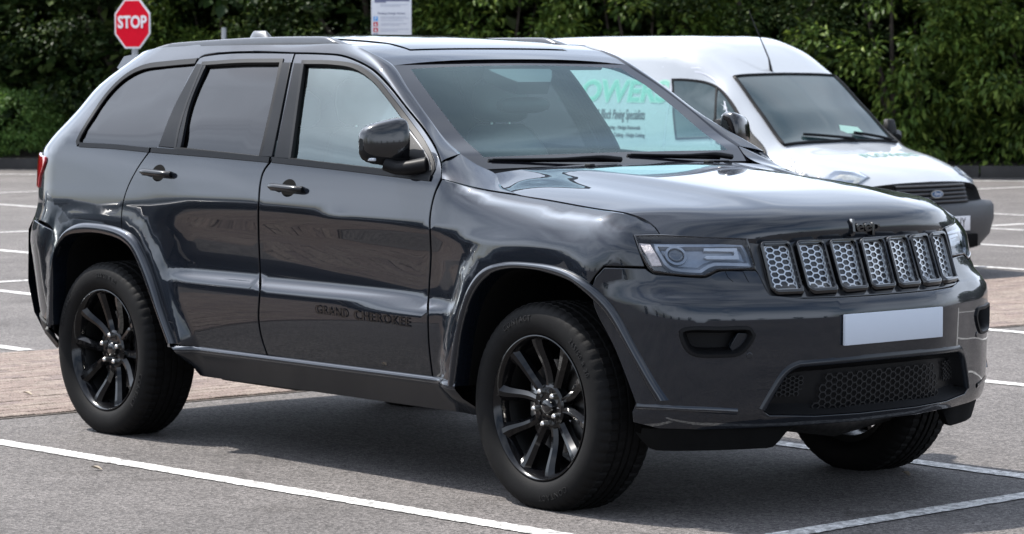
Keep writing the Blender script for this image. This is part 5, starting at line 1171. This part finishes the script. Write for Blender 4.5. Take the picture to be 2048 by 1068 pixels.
# signwriting on the right side
def side_text(body,size,pxy,m,nm,bold=0.,sx=1.,ext=.0004,lift=.0025,width=None,align='CENTER',shear=0.,slope=0.):
    # place by pixel on the side of the van
    Y=VY-.80
    for _ in range(12):
        P=on_y(*pxy,Y); Y=VY-float(VS([P[0]-VX],[P[2]])[0,1])
    o=put_text(nm,van,m,body,size,(0,0,0),(1,0,0),(0,0,1),ext=ext,bold=bold,sx=sx,align=align,shear=shear)
    xx=[v.co.x for v in o.data.vertices]; k=1. if width is None else width/(max(xx)-min(xx))
    co=np.array([v.co for v in o.data.vertices]); x=P[0]-VX+co[:,0]*k; z=P[2]+co[:,2]+slope*co[:,0]*k; q=VS(x,z)
    for v,p_,c_ in zip(o.data.vertices,q,co): v.co=(p_[0],-(p_[1]+lift-c_[1]),p_[2])
    return o
side_text('FLOWERS',.235,(1224,184),'greenpale','side_lettering',.012,1.,lift=.0015,width=1.30); side_text('FLOWERS',.225,(1224,184),'green','side_lettering',.003,1.,lift=.003,width=1.28)
side_text('e Gardening & Block Paving Specialists',.115,(1217,229),'vink','side_lettering',.0006,width=.86)
side_text('Times - Tree Felling - Tree Pruning - Hedge Removals',.045,(1208,254),'vink','side_lettering',.0006,width=.86)
side_text('Removal - Trees Lopped - Grass Cutting - Hedge Cutting',.045,(1216,269),'vink','side_lettering',.0006,width=.86)
q=px_surf(VSw,[(1590,330)],.6,1.6,.6,.97,120,60)[0]; c0=VS([q[0]],[q[1]])[0]; tz=VS([q[0]],[q[1]+.01])[0]-VS([q[0]],[q[1]-.01])[0]; tx=VS([q[0]+.03],[q[1]-.012])[0]-VS([q[0]-.03],[q[1]+.012])[0]
mv=np.array([1,-1,1]); put_text('fender_lettering',van,'vink','FREE QUO',.080,tuple(c0*mv+np.array([0,-.012,.006])),tuple(tx*mv),tuple(tz*mv),ext=.0004,bold=.0014,sx=.85)
# hood lettering
o=put_text('hood_lettering',van,'greenpale','FLOWERS',.10,(0,0,0),(0,1,0),(-1,0,0),ext=.0004,bold=.002,sx=1.5)
co=np.array([v.co for v in o.data.vertices]); Yh=co[:,1]+.10; Xh=1.60+co[:,0]*1.3; Zh=VT(Xh,Yh)+.004
for v,x_,y_,z_ in zip(o.data.vertices,Xh+vbow(Xh,Yh),Yh,Zh): v.co=(x_,y_,z_)

# ================================================================ cars in the next rows, outside the frame but mirrored in the doors
def hatchback(loc,rz,color,label):
    e=empty('parked_car',(*loc,0),rz,label,'car','cars parked opposite, mirrored in the doors')
    m_=mat('car_paint',color,.3,.3,1.,.02,var=.05)
    cx=[-2.05,-1.95,-1.6,-.9,.1,.75,1.15,1.75,2.0,2.08]
    pr=[[(.62,.35),(.72,.5),(.74,.7),(.70,.85),(.55,.92),(.3,.95),(0,.96)],[(.70,.28),(.82,.5),(.84,.75),(.78,.95),(.62,1.15),(.35,1.2),(0,1.21)],[(.74,.25),(.86,.5),(.87,.78),(.82,.98),(.62,1.36),(.4,1.42),(0,1.43)],[(.76,.24),(.87,.5),(.88,.78),(.83,.97),(.63,1.42),(.42,1.475),(0,1.49)],[(.76,.24),(.87,.5),(.88,.76),(.84,.94),(.64,1.40),(.42,1.46),(0,1.475)],
        [(.76,.24),(.87,.5),(.88,.74),(.84,.91),(.70,1.14),(.45,1.2),(0,1.215)],[(.76,.24),(.87,.48),(.88,.70),(.83,.85),(.72,.92),(.45,.96),(0,.97)],[(.74,.22),(.85,.42),(.85,.6),(.78,.72),(.65,.78),(.4,.82),(0,.83)],[(.66,.2),(.74,.38),(.74,.52),(.68,.6),(.56,.65),(.35,.69),(0,.70)],[(.5,.22),(.56,.38),(.56,.48),(.5,.53),(.42,.56),(.25,.58),(0,.585)]]
    P_=Pch(cx,np.array(pr).reshape(10,14)); rows=[]
    for x in np.unique(np.r_[np.linspace(-2.05,2.08,40),cx]):
        p=P_([x]).reshape(7,2); f_=resample(cat_rom(p,.03),23); h=np.stack([0*f_[:,0]+x,f_[:,0],f_[:,1]],1); rows.append(np.vstack([h*np.array([1,-1,1]),h[::-1][1:]]))
    n_=len(rows[0])
    xs_=[r[0,0] for r in rows]
    def mi_(k,i):
        q=rows[k][i]; a=abs(q[1])
        return 1 if (q[2]>.97 and -1.75<q[0]<1.05 and not(q[2]>1.40 and a<.62) and a>.05 and q[2]<1.38) else 0
    loft('body_shell',e,m_,rows,False,1,50,mats=[m_,'vanglass'],midx=mi_); mk('nose',rows[-1],[tuple(range(n_))],m_,e,smooth=False); mk('tail',rows[0],[tuple(range(n_))],m_,e,smooth=False)
    for s_ in (-1,1):
        for x0 in (1.25,-1.3):
            o=lathe('wheel',e,'rubber',[(.0,-.07),(.17,-.075),(.20,-.09),(.26,-.10),(.30,-.085),(.31,-.06),(.31,.08),(.2,.09)],32,30,mats=['disc','rubber'],midx=lambda k,i: 0 if k<2 else 1); o.location=(x0,s_*.78,.31); o.rotation_euler=(0,0,0 if s_<0 else math.pi)
    return e
hatchback((-8.7,-2.75),0,(.006,.035,.045),'dark teal hatchback parked nose to the paving, seen mirrored in the rear door')
hatchback((-8.8,-5.2),0,(.008,.008,.010),'black hatchback parked nose to the paving, seen mirrored in the doors')
hatchback((-8.6,-7.6),math.pi,(.02,.022,.026),'dark grey hatchback parked tail to the paving, seen mirrored in the doors')
hatchback((-8.8,-12.2),0,(.03,.005,.006),'dark red hatchback parked furthest along the paving, seen mirrored in the doors')
